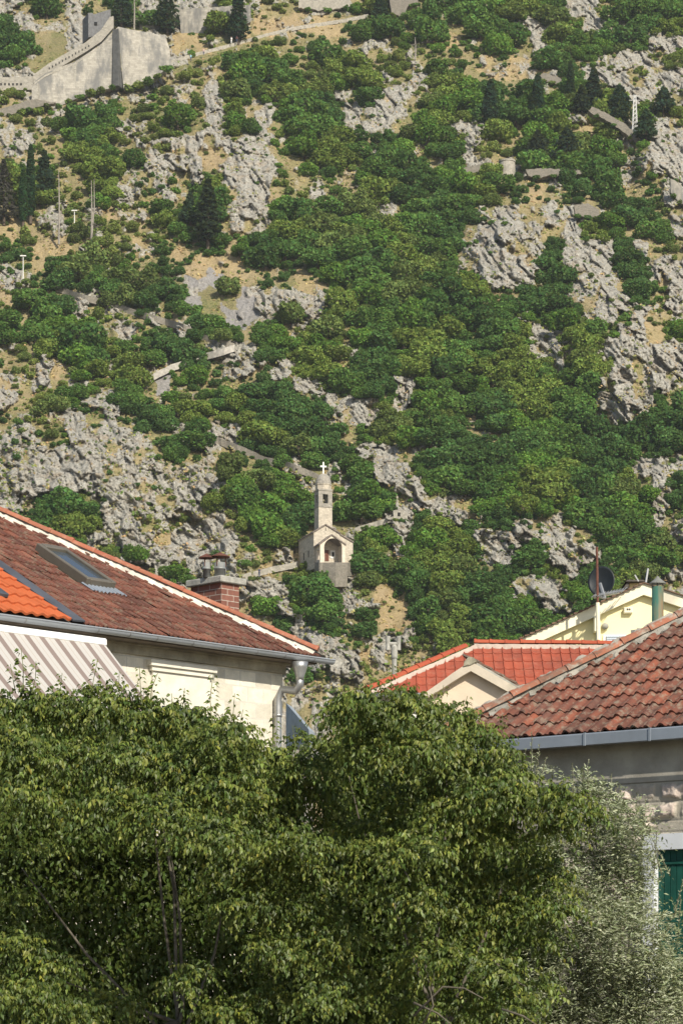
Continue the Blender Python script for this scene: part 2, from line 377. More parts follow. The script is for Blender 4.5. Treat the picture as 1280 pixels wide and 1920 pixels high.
def leafmesh(kk, nm): v, f = CR[kk]; me = np_mesh(nm, v, f); me.materials.append(M['leaf_obj']); return me
ME = {k: leafmesh(k, 'tree crown' if k[0] == 'round' else 'shrub crown') for k in CR}
tr = MB(); tr.tube([(0,0,-.9), (.03,0,-.4), (-.02,.02,.1), (.06,0,.5)], [.09,.07,.05,.02], 7)
for a in range(4): tr.tube([(0,0,-.25+.1*a), (.3*math.cos(a*1.7), .3*math.sin(a*1.7), .15+.1*a)], [.04,.015], 5)
trunk_src = tr.build('trunk', M['bark']); ME_trunk = trunk_src.data; bpy.data.objects.remove(trunk_src)

# scatter
NC = 60000
cx = rng.uniform(-90, 1370, NC); cy = rng.uniform(-60, 1330, NC)
cl = classes(cx, cy, 9); u = rng.uniform(0, 1, NC)
prob = table(cl, {'F': 1, 'L': 1, 'D': 1, 'g': .6, 'm': .24, 'r': .085, 'R': .016, 'G': .05, 'S': .01})
rmin = table(cl, {'F': 10, 'L': 11, 'D': 11, 'g': 5, 'm': 4, 'r': 3.5, 'R': 2.8, 'G': 3, 'S': 3}); rmax = table(cl, {'F': 36, 'L': 34, 'D': 34, 'g': 17, 'm': 14, 'r': 9, 'R': 6, 'G': 7, 'S': 6})
rad = rmin+(rmax-rmin)*rng.uniform(0, 1, NC)**2.0
for dx_, dy_ in ((-1,0),(1,0),(0,-1),(0,1)):
    c2 = classes(cx+dx_*rad*.8, cy+dy_*rad*.8, 9); op = np.isin(c2, [ord(q) for q in 'RSG']) & (rad > 8)
    rad = np.where(op, 5+rad*.2, rad); rad = np.where((c2 == ord('r')) & (rad > 12), rad*.78, rad)
ok = u < prob; cx, cy, cl, rad = cx[ok], cy[ok], cl[ok], rad[ok]
KEEP_OUT = [(578,960,663,1072), (585,862,625,965), (50,40,330,165), (0,135,75,160), (375,510,480,600), (1160,160,1195,245)]
KO = np.zeros(len(cx), bool)
for a, b, c, d in KEEP_OUT: KO |= (cx > a) & (cx < c) & (cy-rad*.3 > b) & (cy-rad*.3 < d)
LINES = {'upper': [(300,122),(352,105),(400,92),(445,80),(500,64),(560,50),(640,38),(690,28)],
 'zig': [(272,722),(290,705),(320,690),(350,680),(385,668),(415,660),(440,652)],
 'wall_a': [(105,540),(150,556),(215,572),(250,585),(290,597),(340,612),(385,634),(440,650)],
 'wall_b': [(405,825),(460,845),(495,862),(540,872),(580,888),(612,902)],
 'wall_c': [(448,1082),(480,1074),(510,1066),(540,1060),(558,1056)],
 'wall_d': [(665,992),(690,984),(718,976),(738,970)]}
def near_line(px, py, r):
    m = np.zeros(len(px), bool)
    for L in LINES.values():
        for (x0, y0), (x1, y1) in zip(L, L[1:]):
            t = np.clip(((px-x0)*(x1-x0)+(py-y0)*(y1-y0))/((x1-x0)**2+(y1-y0)**2), 0, 1)
            d = np.hypot(px-x0-t*(x1-x0), py-y0-t*(y1-y0)); below = (py > y0+t*(y1-y0))
            m |= (d < r*.35+2) | (below & (d < r*1.05))
    return m
KO |= near_line(cx, cy, rad) & (rng.uniform(0, 1, len(cx)) < .9)
cx, cy, cl, rad = [q[~KO] for q in (cx, cy, cl, rad)]
# bushes that stand out in the photo: (px, py centre, radius px, tint key)
NOTE = [(150,225,44,1),(195,215,30,1),(165,265,26,1),(115,235,24,0),(205,290,24,0),(60,200,0,0),(250,300,28,1),(470,240,24,1),(430,120,22,1),
 (150,640,48,1),(120,655,30,1),(175,675,28,1),(232,655,22,0),(370,708,27,3),(336,716,16,3),(150,510,38,4),(240,560,34,4),(270,530,36,4),(205,545,30,1),
 (490,815,44,5),(465,790,25,5),(520,825,28,5),(405,760,26,1),(370,805,26,1),(430,870,30,4),(480,900,34,4),(560,840,34,4),(580,1110,38,1),(600,1095,30,1),(545,1090,18,1),(505,1140,28,3),(485,1130,18,3),
 (125,950,44,1),(85,960,24,1),(160,960,28,1),(430,540,26,4),(545,590,34,4),(105,760,30,4),(80,770,20,4),(225,750,26,1),(560,400,38,1),(520,410,24,1),
 (670,470,30,0),(800,60,36,0),(780,40,28,0),(880,190,34,3),(900,200,24,3),(690,180,30,1),(1000,900,42,5),(1040,930,40,5),(980,950,36,5),(1060,880,30,5),(250,1040,26,3),(320,1075,26,3),
 (660,1030,30,1),(690,1060,40,1),(720,1010,34,3),(500,990,44,3),(470,970,30,3),(1105,980,0,0),(700,930,34,3),(1040,370,0,0)]
tints = np.array([2.0, 1.98, 1.25])*np.array([(.053,.098,.036), (.043,.084,.034), (.038,.074,.034), (.060,.112,.032), (.070,.096,.044), (.088,.122,.042), (.080,.108,.042), (.100,.125,.052)])
tw = {'F': [.30,.27,.12,.15,.08,.05,.03,0], 'L': [.15,.05,0,.35,.10,.25,.10,0], 'D': [.2,.4,.4,0,0,0,0,0], 'g': [.15,.15,.02,.18,.2,.1,.15,.05],
      'm': [.13,.14,.03,.12,.2,.08,.2,.1], 'r': [.1,.1,.03,.1,.22,.1,.2,.15], 'R': [.1,.1,.05,.1,.25,.1,.15,.15], 'G': [.08,.1,0,.12,.2,.1,.25,.15], 'S': [.2,.2,0,.1,.2,.1,.1,.1]}
note = [q for q in NOTE if q[2] > 0]
order = np.argsort(-rad)
cell = {}; acc = []
def try_add(x, y, r, f):
    k = (int(x//28), int(y//28))
    for i in range(k[0]-2, k[0]+3):
        for j in range(k[1]-2, k[1]+3):
            for (a, b, c) in cell.get((i, j), ()):
                if (x-a)**2+((y-b)*1.15)**2 < (f*(r+c))**2: return False
    cell.setdefault(k, []).append((x, y, r)); return True
for x, y, r, t in note: cell.setdefault((int(x//28), int(y//28)), []).append((x, y, r)); acc.append((x, y, r, t, 'n'))
for i in order:
    c = chr(cl[i])
    f = .44 if c in 'FLD' else (.62 if c == 'g' else .7)
    if try_add(cx[i], cy[i], rad[i], f):
        lum = vnoise(cx[i:i+1]/70, cy[i:i+1]/70, 77)[0]
        cw_ = np.cumsum(tw[c]); u_ = np.clip((lum-.5)*1.9+.5+rng.normal(0, .16), 0, .999); perm = [2,1,0,3,4,6,5,7]; pw_ = np.cumsum(np.array(tw[c])[perm]); t = perm[int(np.searchsorted(pw_, u_*pw_[-1]*.9999))]; acc.append((cx[i], cy[i], rad[i], t, c))
acc.sort(key=lambda q: -q[2])
ax = np.array([q[0] for q in acc]); ay = np.array([q[1] for q in acc]); ar = np.array([q[2] for q in acc])
DD, _, _ = depth(ax, ay+ar*.45)
def zone(x, y):
    if y < 170:
        if x < 330: return 'by the fortress walls at the upper left'
        if x < 700: return 'along the path under the top fortress walls'
        return 'on the high wooded slope at the upper right' if x > 900 else 'on the upper slope right of the fortress'
    if y < 330:
        if x < 330: return 'on the scrubby slope below the big fortress wall'
        if x < 640: return 'among the crags under the upper path'
        if x < 980: return 'around the pale crag in the upper middle'
        return 'beside the ruined walls and cypresses at upper right'
    if y < 480:
        if x < 330: return 'around the dry grass near the dead trees'
        if x < 560: return 'around the tall dark conifer on the rocky spur'
        if x < 860: return 'in the dark wooded gully at centre'
        return 'on the grey cliff at the right'
    if y < 660:
        if x < 380: return 'above the zigzag path at the left'
        if x < 640: return 'around the grey scree patch'
        if x < 940: return 'in the dense wood left of the grey cliff'
        return 'among the rock faces at the right edge'
    if y < 860:
        if x < 300: return 'on top of the pale left cliff'
        if x < 640: return 'below the zigzag path and above the chapel'
        if x < 940: return 'on the wooded slope above and right of the chapel'
        return 'in the wood under the right cliff'
    if x < 440: return 'on the pale cliff behind the left roof'
    if x < 600: return 'immediately left of the chapel'
    if x < 780: return 'immediately right of and below the chapel'
    if x < 1000: return 'in the wood above the orange tiled roof'
    return 'behind the yellow house'
TN = ['green', 'dark green', 'blackish green', 'bright green', 'dull olive', 'yellow-green', 'olive', 'pale straw-green']
LV = {'w': ([], [], []), 's': ([], [], [])}; cnt = {'w': 0, 's': 0}; nt_, ns_ = 0, 0
size_w = lambda r: 'large' if r > 24 else ('medium' if r > 15 else 'small')
for i, (x, y, r, t, c) in enumerate(acc):
    Y = float(DD[i]); s = r/FP*Y; big = r > 12.5
    p = P(x, y, Y-s*.35); col = tints[t]*random.uniform(.8, 1.22)
    key = ('round', random.randrange(9)) if big else ('shrub', random.randrange(5))
    sc = np.array([s*random.uniform(.95, 1.2), s*random.uniform(.95, 1.15), s*random.uniform(.78, 1.08)]); a = random.uniform(0, 6.28)
    vis = -10 < x < 1290 and y < 1270 and not (x < 600 and y > 960+x*.42)
    if vis and ((big and nt_ < 300) or (not big and ns_ < 290)):
        if big:
            nt_ += 1
            o = thing('hillside_tree', p, '%s %s tree %s' % (size_w(r), TN[t], zone(x, y)), 'tree', '%s %s trees %s' % (size_w(r), TN[t], zone(x, y)))
            o.rotation_euler.z = a; o.scale = sc
            q = bpy.data.objects.new('crown', ME[key]); C.objects.link(q); q.parent = o; q.color = (*col, 1)
            q = bpy.data.objects.new('trunk', ME_trunk); C.objects.link(q); q.parent = o
        else:
            ns_ += 1
            o = bpy.data.objects.new('hillside_shrub', ME[key]); C.objects.link(o); o.location = p; o.rotation_euler.z = a; o.scale = sc; o.color = (*col, 1)
            tag(o, 'low %s shrub %s' % (TN[t], zone(x, y)), 'shrub', 'low %s shrubs %s' % (TN[t], zone(x, y)))
        continue
    k = 'w' if big else 's'; v, f = CR[key]; v = v*sc; ca, sa = math.cos(a), math.sin(a)
    v = np.stack([v[:, 0]*ca-v[:, 1]*sa, v[:, 0]*sa+v[:, 1]*ca, v[:, 2]], 1)+np.array(p)
    LV[k][0].append(v); LV[k][1].append(f+cnt[k]); LV[k][2].append(np.tile(col, (len(v), 1))); cnt[k] += len(v)
ORD = ['first','second','third','fourth','fifth','sixth','seventh','eighth','ninth','tenth','eleventh','twelfth']
by = {}
for o_ in C.objects:
    if o_.get('category') in ('tree', 'shrub') and o_.get('group'): by.setdefault(o_['label'], []).append(o_)
for lb_, os_ in by.items():
    if 1 < len(os_) <= 12 and len(lb_.split()) <= 12:
        pr_ = lambda q: q.location.x/q.location.y
        for k_, q in enumerate(sorted(os_, key=pr_)): q['label'] = lb_+', '+(ORD[k_]+' from the left' if k_ < len(os_)-1 else 'the rightmost one')
print('trees', nt_, 'shrubs', ns_, 'all', len(acc), cnt)
for k, nm, lb, ct in (('w', 'far_woodland', 'continuous woodland filling the rest of the mountainside', 'woodland'), ('s', 'scrub_cover', 'low mixed scrub and undergrowth scattered over the mountainside', 'scrub')):
    me = np_mesh(nm, np.concatenate(LV[k][0]), np.concatenate(LV[k][1]), tint=np.concatenate(LV[k][2]))
    tag(link_mesh(nm, me, M['leaf_att']), lb, ct, kind='stuff')
# grass and weed tufts
NG = 26000; tx = rng.uniform(-20, 1300, NG); ty = rng.uniform(-10, 1310, NG); tc = classes(tx, ty)
kp = rng.uniform(0, 1, NG) < table(tc, {'g': .9, 'm': 1, 'r': .75, 'R': .3, 'G': .8, 'S': .06, 'F': .1, 'L': .1})
tx, ty, tc = tx[kp], ty[kp], tc[kp]; TD, _, _ = depth(tx, ty)
bp = np.stack([(tx-640)/FP*TD, TD, EYE+(HZ-ty)/FP*TD], 1)
K = 5; pp = np.repeat(bp, K, 0)+rng.normal(0, 1, (len(bp)*K, 3))*[.38, .2, .22]; col = np.array([(.42,.31,.15), (.24,.25,.08), (.15,.21,.055), (.32,.29,.12)])
gi = np.where(tc == ord('G'), rng.choice([0, 0, 3], len(tc)), rng.integers(0, 4, len(tc)))
tcol = np.repeat(np.repeat(col[gi]*rng.uniform(.7, 1.3, (len(gi), 1)), K, 0), 4, 0)
v, f = quads(pp, np.array([.2, -.6, .7])+rng.normal(0, .4, pp.shape), .24, rng)
tag(link_mesh('dry_grass', np_mesh('dry_grass', v, f, tint=tcol), M['leaf_att']), 'tufts of dry and green grass between the rocks', 'grass', kind='stuff')

# ------------------------------------------------------------------ cypresses and conifers on the mountain
def special(kind, px, ytop, ybot, wpx, col, label, cat, name, seed, n=1500, size=None, trunkless=.06, group=None):
    b = ground(px, ybot, -2.0); h = (ybot-ytop)/FP*b.y; wd = wpx/FP*b.y
    o = thing(name, b, label, cat, group)
    v, f = crown(kind, n, (size or .36)/h, seed); v = v*np.array([wd/.5*.5, wd/.5*.5, h*(1-trunkless)])+np.array([0, 0, h*trunkless])
    # keep clump size even in every direction
    c = v.reshape(-1, 4, 3); m = c.mean(1, keepdims=True); c = m+(c-m)*np.array([h/wd]*2+[1]); v = c.reshape(-1, 3)
    me = np_mesh('crown', v, f); q = link_mesh('crown', me, M['leaf_obj'], o); q.color = (*col, 1)
    t = MB(); t.tube([b+Vector((0,0,-1)), b+Vector((0,0,h*.4)), b+Vector((0,0,h*.93))], [h*.022+.06, h*.018+.03, .03], 7); t.build('trunk', M['bark'], o)
DK = (.030, .055, .032); CY = (.032, .070, .030)
special('column', 58, 272, 412, 17, CY, 'taller of two slender cypresses at the left edge', 'cypress', 'cypress_tree', 1, 1600)
special('column', 44, 318, 418, 15, (.035,.08,.03), 'shorter slender cypress, leftmost of the pair at the left edge', 'cypress', 'cypress_tree', 2, 1300)
special('conifer', 84, 282, 375, 46, DK, 'dark bushy conifer right beside the two slender cypresses', 'conifer', 'conifer_tree', 3, 1500)
special('conifer', 8, 300, 415, 50, (.07,.065,.055), 'brownish grey conifer cut by the left edge of the view', 'conifer', 'conifer_tree', 4, 1300)
special('conifer', 390, 336, 470, 56, (.028,.045,.025), 'tall dark conifer with bare lower trunk on the rocky spur', 'conifer', 'conifer_tree', 5, 2400, trunkless=.14)
special('conifer', 357, 362, 420, 40, (.035,.065,.035), 'short dark tree leaning against the tall conifer on its left', 'conifer', 'conifer_tree', 6, 1000)
special('conifer', 228, -50, 52, 44, DK, 'dark conifer behind the peak of the fortress rampart', 'conifer', 'conifer_tree', 7, 1500)
special('conifer', 314, -30, 62, 50, DK, 'dark broad conifer above the right fortress wall', 'conifer', 'conifer_tree', 8, 1600)
special('conifer', 447, -30, 78, 44, (.022,.05,.028), 'dense dark conifer standing by the upper path walkers', 'conifer', 'conifer_tree', 9, 1800)
special('conifer', 713, -30, 56, 40, (.03,.055,.032), 'dark conifer below the small stone tower at the top edge', 'conifer', 'conifer_tree', 10, 1500)
special('column', 919, 150, 238, 27, (.026,.05,.03), 'left dark cypress of two on the slope at upper right', 'cypress', 'cypress_tree', 12, 1300)
special('column', 1007, 140, 243, 26, (.026,.055,.03), 'tall pointed cypress below the dark ruined roof', 'cypress', 'cypress_tree', 13, 1500)
special('column', 1069, 116, 200, 14, (.028,.055,.03), 'thin cypress at the foot of the white upper crag', 'cypress', 'cypress_tree', 14, 1200)
special('conifer', 1112, 128, 205, 44, (.025,.045,.03), 'dark fir right beside the thin cypress', 'conifer', 'conifer_tree', 15, 1500)
special('conifer', 1090, 160, 212, 34, (.024,.04,.026), 'low black fir between the thin cypress and the taller fir', 'conifer', 'conifer_tree', 16, 1000)
special('conifer', 1160, 160, 228, 60, (.028,.055,.035), 'spreading pine behind the lattice pylon', 'conifer', 'conifer_tree', 17, 1600)
special('conifer', 1243, 165, 212, 52, (.028,.055,.035), 'spreading pine right of the lattice pylon under the white crag', 'conifer', 'conifer_tree', 18, 1300)
special('conifer', 1008, 245, 312, 62, (.03,.045,.03), 'dark pine left of the clump above the terrace wall', 'conifer', 'conifer_tree', 19, 1500)
special('conifer', 1062, 240, 312, 66, (.025,.045,.03), 'dark pine right of the clump above the terrace wall', 'conifer', 'conifer_tree', 20, 1600)
special('conifer', 1210, 205, 262, 44, (.03,.06,.03), 'green pine directly beyond the pylon foot', 'conifer', 'conifer_tree', 21, 1100)
def dead_tree(px, yt, yb, label, seed, twin=False):
    r = random.Random(seed); b = ground(px, yb, -2); h = (yb-yt)/FP*b.y; o = thing('dead_tree', b, label, 'dead tree')
    t = MB(); t.tube([b, b+Vector((.1,0,h*.5)), b+Vector((-.05,0,h))], [.28,.2,.06], 6)
    if twin: t.tube([b+Vector((.15,0,h*.2)), b+Vector((.65,0,h*.6)), b+Vector((.6,0,h*1.02))], [.16,.14,.05], 6)
    t.build('trunk', M['dead'], o); q = MB()
    for k in range(26):
        z = h*r.uniform(.12, .75); a = r.uniform(0, 6.28); L = r.uniform(.8, 2.0); d = Vector((math.cos(a)*L, math.sin(a)*L, -L*.35)); s = b+Vector((0,0,z))
        q.tube([s, s+d*.5+Vector((0,0,.15)), s+d], [.05,.035,.015], 4)
    q.build('branches', M['dead'], o)
dead_tree(111, 320, 458, 'thin bare grey dead tree, left of two near the dry grass', 1)
dead_tree(172, 338, 462, 'pale dead tree with twin bare trunks near the dry grass', 2, True)
dead_tree(252, -20, 56, 'white bare dead trunk in front of dark conifers above the fortress wall', 3)
dead_tree(778, 70, 112, 'grey leafless tree on the upper slope', 4)

def foot_shrubs(pts, yy, label, n=3, r0=7):
    xs = [q[0] for q in pts]; x0, x1 = min(xs), max(xs); w_ = ' '.join(label.split()[:9]); side = ['left', 'middle', 'right'] if n == 3 else [ORD[k] for k in range(n)]
    for k in range(n):
        x = x0+(x1-x0)*(k+.5)/n; cr = [ya+(yb-ya)*(x-xa)/(xb-xa) for (xa, ya), (xb, yb) in zip(pts, pts[1:]+pts[:1]) if (xa-x)*(xb-x) < 0]
        if not cr: continue
        r_ = random.uniform(.75, 1.3)*r0; p = P(x, max(cr)+r_*.1, yy-.5); s = r_/FP*yy
        o = bpy.data.objects.new('hillside_shrub', ME['shrub', random.randrange(5)]); C.objects.link(o); o.location = p; o.rotation_euler.z = random.uniform(0, 6); o.scale = (s*1.5, s*.8, s*.9); o.color = (*(tints[random.choice([0,1,4,6])]*random.uniform(.9, 1.2)), 1)
        tag(o, '%s shrub at the foot of the %s' % (side[k], w_), 'shrub', 'shrubs at the wall feet')
# ------------------------------------------------------------------ fortress walls
def slabwall(pts, Y, th=2.5, mb=None):
    m = mb or MB(); m.prism([P(x, y, Y) for x, y in pts], (0, th, 0)); return m
yf = ground(150, 170).y-6
o = thing('fortress_wall', P(140, 180, yf), 'great battered fortress rampart rising to a peak at the upper left', 'fortress wall')
m = MB()
fr = [(60,165),(66,152),(85,138),(112,126),(140,116),(165,100),(190,84),(205,66),(222,50)]; bt = [(222,160),(205,166),(175,172),(150,182),(110,200),(80,205),(60,200)]
top = [P(x, y, yf+(x-60)*.03) for x, y in fr]; bot = [P(x, y, yf-2+(x-60)*.02) for x, y in bt]
m.prism(top+bot, (0, 3.2, 0)); m.build('curtain_wall', M['fort'], o)
m = MB()    # pale buttress strips and cordon
for x0, x1, yt, yb in ((200,222,72,160),(136,143,118,184),(60,72,158,200)):
    yo_ = yf+(x0-60)*.03-.38; m.prism([P(x0, yt+6, yo_), P(x1, yt-3, yo_), P(x1, yb, yo_-2), P(x0, yb+3, yo_-2)], (0, .6, 0))
for (x0, y0), (x1, y1) in zip(fr, fr[1:]):
    a = P(x0, y0+6, yf-.2+(x0-60)*.03); b_ = P(x1, y1+6, yf-.2+(x1-60)*.03); m.prism([a, b_, b_+Vector((0,0,.5)), a+Vector((0,0,.5))], (0, .8, 0))
m.build('buttress', M['turret'], o)
m = MB(); m.prism([P(222,50,yf+4), P(250,56,yf+5), P(285,62,yf+6), P(310,68,yf+7), P(318,90,yf+6), P(322,122,yf+5), P(285,150,yf+3), P(232,168,yf+1.5)], (0, 3, 0)); m.build('bastion_wall', M['fort'], o)
m = MB(); m.prism([P(222,54,yf+3.6), P(223,54,yf+3.9), P(230,166,yf+1.2), P(222,160,yf-.5)], (-1.5, .6, 0)); m.build('bastion_return', simple('shade-darkened stone', (.085,.085,.08), var=.3, sc=1), o)  # thin prism with the return face's shade put into its dark colour
foot_shrubs(bt+[(60,165),(222,60)], yf-2.4, 'great fortress rampart', 8, 10); foot_shrubs([(232,168),(285,150),(322,122),(300,70),(240,60)], yf+2, 'right fortress bastion wall', 5, 10)
yw = yf+9
o = thing('fortress_parapet', P(120, 130, yw), 'long rising parapet with small loopholes behind the fortress rampart', 'parapet')
m = MB(); m.prism([P(x, y, yw) for x, y in ((58,150),(66,138),(90,120),(120,102),(160,80),(190,56),(206,32),(213,30),(213,52),(190,78),(160,98),(120,122),(90,140),(66,158))], (0, 1.5, 0)); m.build('wall', M['turret'], o)
m = MB()
for k in range(13):
    t = k/12; x = 92+t*74; y = 124-t*42+4; p = P(x, y+2, yw-.05); m.box(p, (.28,0,0), (0,.1,0), (0,0,.55))
m.build('loophole', M['dark'], o)
o = thing('fortress_tower', P(187, 60, yw+2), 'shaded square tower block beside the rampart peak', 'tower')
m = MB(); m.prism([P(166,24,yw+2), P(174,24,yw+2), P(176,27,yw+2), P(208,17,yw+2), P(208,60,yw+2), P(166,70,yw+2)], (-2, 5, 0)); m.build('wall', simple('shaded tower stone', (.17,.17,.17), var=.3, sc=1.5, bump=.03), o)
m = MB(); m.box(P(177, 48, yw+1.95), (.8,0,0), (0,.1,0), (0,0,1)); m.build('window', M['dark'], o)
yw2 = ground(30, 160).y-3
o = thing('crenellated_wall', P(25, 160, yw2), 'low crenellated wall running off the left edge of the view', 'wall')
m = MB(); m.prism([P(-60,146,yw2), P(62,144,yw2), P(62,168,yw2), P(-60,170,yw2)], (0, 1.5, 0)); m.build('wall', M['turret'], o)
m = MB()
for k in range(6): m.box(P(1+k*7.5, 160, yw2-.05), (.42,0,0), (0,.1,0), (0,0,.6))
m.build('loophole', M['dark'], o)
def jag(pts, a=1.3, step=4, seed=0):
    r_ = random.Random(seed+int(pts[0][0])); out = []
    for i, (x0, y0) in enumerate(pts):
        x1, y1 = pts[(i+1) % len(pts)]; n = max(1, int(math.hypot(x1-x0, y1-y0)/step))
        for k in range(n): t = k/n; out.append((x0+(x1-x0)*t+r_.uniform(-.4, .4)*a, y0+(y1-y0)*t+r_.uniform(-1, 1)*a))
    return out
def ruin(pts, label, off=-2.5, mat='rubble', th=2.0, name='ruined_wall', cat='ruined wall'):
    yy = ground(sum(p[0] for p in pts)/len(pts), max(p[1] for p in pts)).y+off
    foot_shrubs(pts, yy, label)
    return tag(slabwall(jag(pts), yy, th).build(name, M[mat], loc=P(pts[0][0], pts[0][1], yy)), label, cat)
ruin([(335,18),(470,8),(470,40),(430,62),(340,66)], 'tall grey fortress wall behind the conifers at the top', 1.5, 'fort', 2)
ruin([(262,40),(300,16),(338,12),(338,60),(262,56)], 'shaded wall corner between the conifers above the rampart', 1.0, 'fort', 2)
ruin([(560,-10),(650,-10),(665,12),(600,20),(560,14)], 'pale fortress wall on the skyline-side slope at the top centre', -1, 'turret', 3)
ruin([(728,-10),(785,-10),(782,8),(764,12),(758,30),(735,28)], 'small ruined stone tower at the top edge', -2, 'rubble', 4, 'ruined_tower', 'tower')
ruin([(1008,142),(1022,136),(1050,147),(1060,160),(1046,158),(1012,150)], 'dark ruined gun platform wall beside the pointed cypress', -1.8, 'rubble', 3)
ruin([(1102,208),(1110,199),(1140,214),(1170,232),(1193,252),(1196,272),(1172,250),(1140,228),(1112,214)], 'long sloping ruined rampart below the lattice pylon', -1.5, 'rubble', 3)
ruin([(868,316),(900,308),(920,304),(920,326),(895,326),(868,328)], 'low shaded terrace wall left of the round stone turret', -1.2, 'rubble', 2)
ruin([(985,318),(1030,315),(1060,319),(1090,318),(1091,325),(1062,331),(1030,329),(1010,335),(990,330)], 'long low terrace wall below the dark pines', -.6, 'rubble', 2, 'terrace_wall', 'terrace wall')
ruin([(1256,336),(1262,336),(1290,366),(1290,392),(1270,376),(1256,360)], 'steep wall section cut by the right edge', -1.2, 'fort', 2)
ruin([(1075,384),(1100,381),(1122,392),(1125,410),(1078,404)], 'small ruined retaining wall above the grey right cliff', -.6, 'rubble', 2)
ruin([(0,205),(60,185),(105,192),(60,204),(30,212),(0,220)], 'sloping stone retaining wall beneath the rampart foot', .3, 'rubble', 2, 'retaining_wall', 'retaining wall')
t0 = ground(950, 328, -1.5); m = MB(); m.lathe(t0, [(2.1,-1),(1.95,3.0),(2.1,3.05),(2.1,3.4),(1.7,3.4),(1.7,3.0)], 18)
tag(m.build('stone_turret', M['turret'], loc=t0), 'round pale stone turret at the end of the low terrace wall', 'turret')
# lattice pylon
pb = ground(1189, 250, -5); h = 72/FP*pb.y; o = thing('lattice_pylon', pb, 'slender white steel lattice pylon on the upper right slope', 'pylon')
m = MB(); w0, w1 = 1.3, .5; N = 9
cs = lambda z, i: pb+Vector((((-1, 1, 1, -1)[i])*(w0+(w1-w0)*z/h)*.5, ((-1, -1, 1, 1)[i])*(w0+(w1-w0)*z/h)*.5, z))
for i in range(4): m.tube([cs(0, i), cs(h, i)], .09, 4)
m.build('leg', M['white'], o); m = MB()
for k in range(N):
    for i in range(4): m.tube([cs(h*k/N, i), cs(h*(k+1)/N, (i+1) % 4)], .05, 4); m.tube([cs(h*(k+1)/N, i), cs(h*k/N, (i+1) % 4)], .05, 4)
m.build('bracing', M['white'], o); m = MB()
for z in (h*.97, h*.86): m.tube([pb+Vector((-1.4,0,z)), pb+Vector((1.4,0,z))], .08, 4)
m.build('crossarm', M['white'], o)
# lamp posts
for px, yt, yb, lb in ((44, 481, 522, 'tall white lamp post among the bushes at the left'), (140, 396, 418, 'small white lamp post between the two dead trees')):
    b = ground(px, yb, -2); h = (yb-yt)/FP*b.y; o = thing('street_lamp', b, lb, 'lamp')
    m = MB(); m.tube([b-Vector((0,0,1)), b+Vector((0,0,h))], [.12,.08], 6); m.build('pole', M['white'], o)
    m = MB(); m.box(b+Vector((-.7,-.25,h)), (1.4,0,0), (0,.5,0), (0,0,.25)); m.build('lamp_head', M['white'], o, bevel=.05)

# ------------------------------------------------------------------ paths and their low walls
def ribbon(name, L, up, thick, mat, label=None, cat=None, kind=None, off=-1.6, seed=0):
    r = random.Random(seed); m = MB(); pts = []
    for (x0, y0), (x1, y1) in zip(L, L[1:]):
        n = max(2, int(math.hypot(x1-x0, y1-y0)/5))
        for k in range(n): t = k/n; pts.append((x0+(x1-x0)*t, y0+(y1-y0)*t))
    pts.append(L[-1]); Ys = [ground(x, y, off).y for x, y in pts]
    Ys = [sum(Ys[max(0, i-3):i+4])/len(Ys[max(0, i-3):i+4]) for i in range(len(Ys))]
    for i in range(len(pts)-1):
        a = P(pts[i][0], pts[i][1]+r.uniform(-.4, .4), Ys[i]); b = P(pts[i+1][0], pts[i+1][1]+r.uniform(-.4, .4), Ys[i+1])
        m.add([a-Vector((0,0,.8)), b-Vector((0,0,.8)), b+Vector((0,0,up)), a+Vector((0,0,up)), a+Vector((0,thick,-.8)), b+Vector((0,thick,-.8)), b+Vector((0,thick,up+.25)), a+Vector((0,thick,up+.25))],
              [(0,1,2,3), (3,2,6,7), (5,4,7,6)]+([(0,3,7,4)] if i == 0 else [])+([(1,5,6,2)] if i == len(pts)-2 else []))
    o = m.build(name, mat, loc=P(*L[0], Ys[0])); return tag(o, label, cat, kind=kind)
ribbon('path', LINES['upper'], .25, 3.0, M['turret'], kind='structure', seed=1)
ribbon('path', LINES['zig'], .7, 2.5, M['path'], kind='structure', seed=2, off=-3.0)
ribbon('path_wall', LINES['wall_a'], .7, 1.0, M['rubble'], 'long low stone wall of the descending path at the left', 'path wall', seed=3)
ribbon('path_wall', LINES['wall_b'], .6, 1.0, M['rubble'], 'low stone path wall running down to the chapel tower', 'path wall', seed=4)
ribbon('path_wall', LINES['wall_c'], .3, 1.0, M['turret'], 'pale low wall of the path arriving left of the chapel', 'path wall', seed=5)
ribbon('path_wall', LINES['wall_d'], .2, .8, M['turret'], 'short pale wall climbing right of the chapel', 'path wall', seed=6)
o = ruin([(737,958),(752,955),(764,962),(764,976),(738,976)], 'tiny stone hut with a dark window right of the chapel', -1.0, 'turret', 3, 'stone_hut', 'hut')
m = MB(); m.box(P(745, 968, o.location.y-.03), (.55,0,0), (0,.1,0), (0,0,.75)); m.build('window', M['dark'], o)
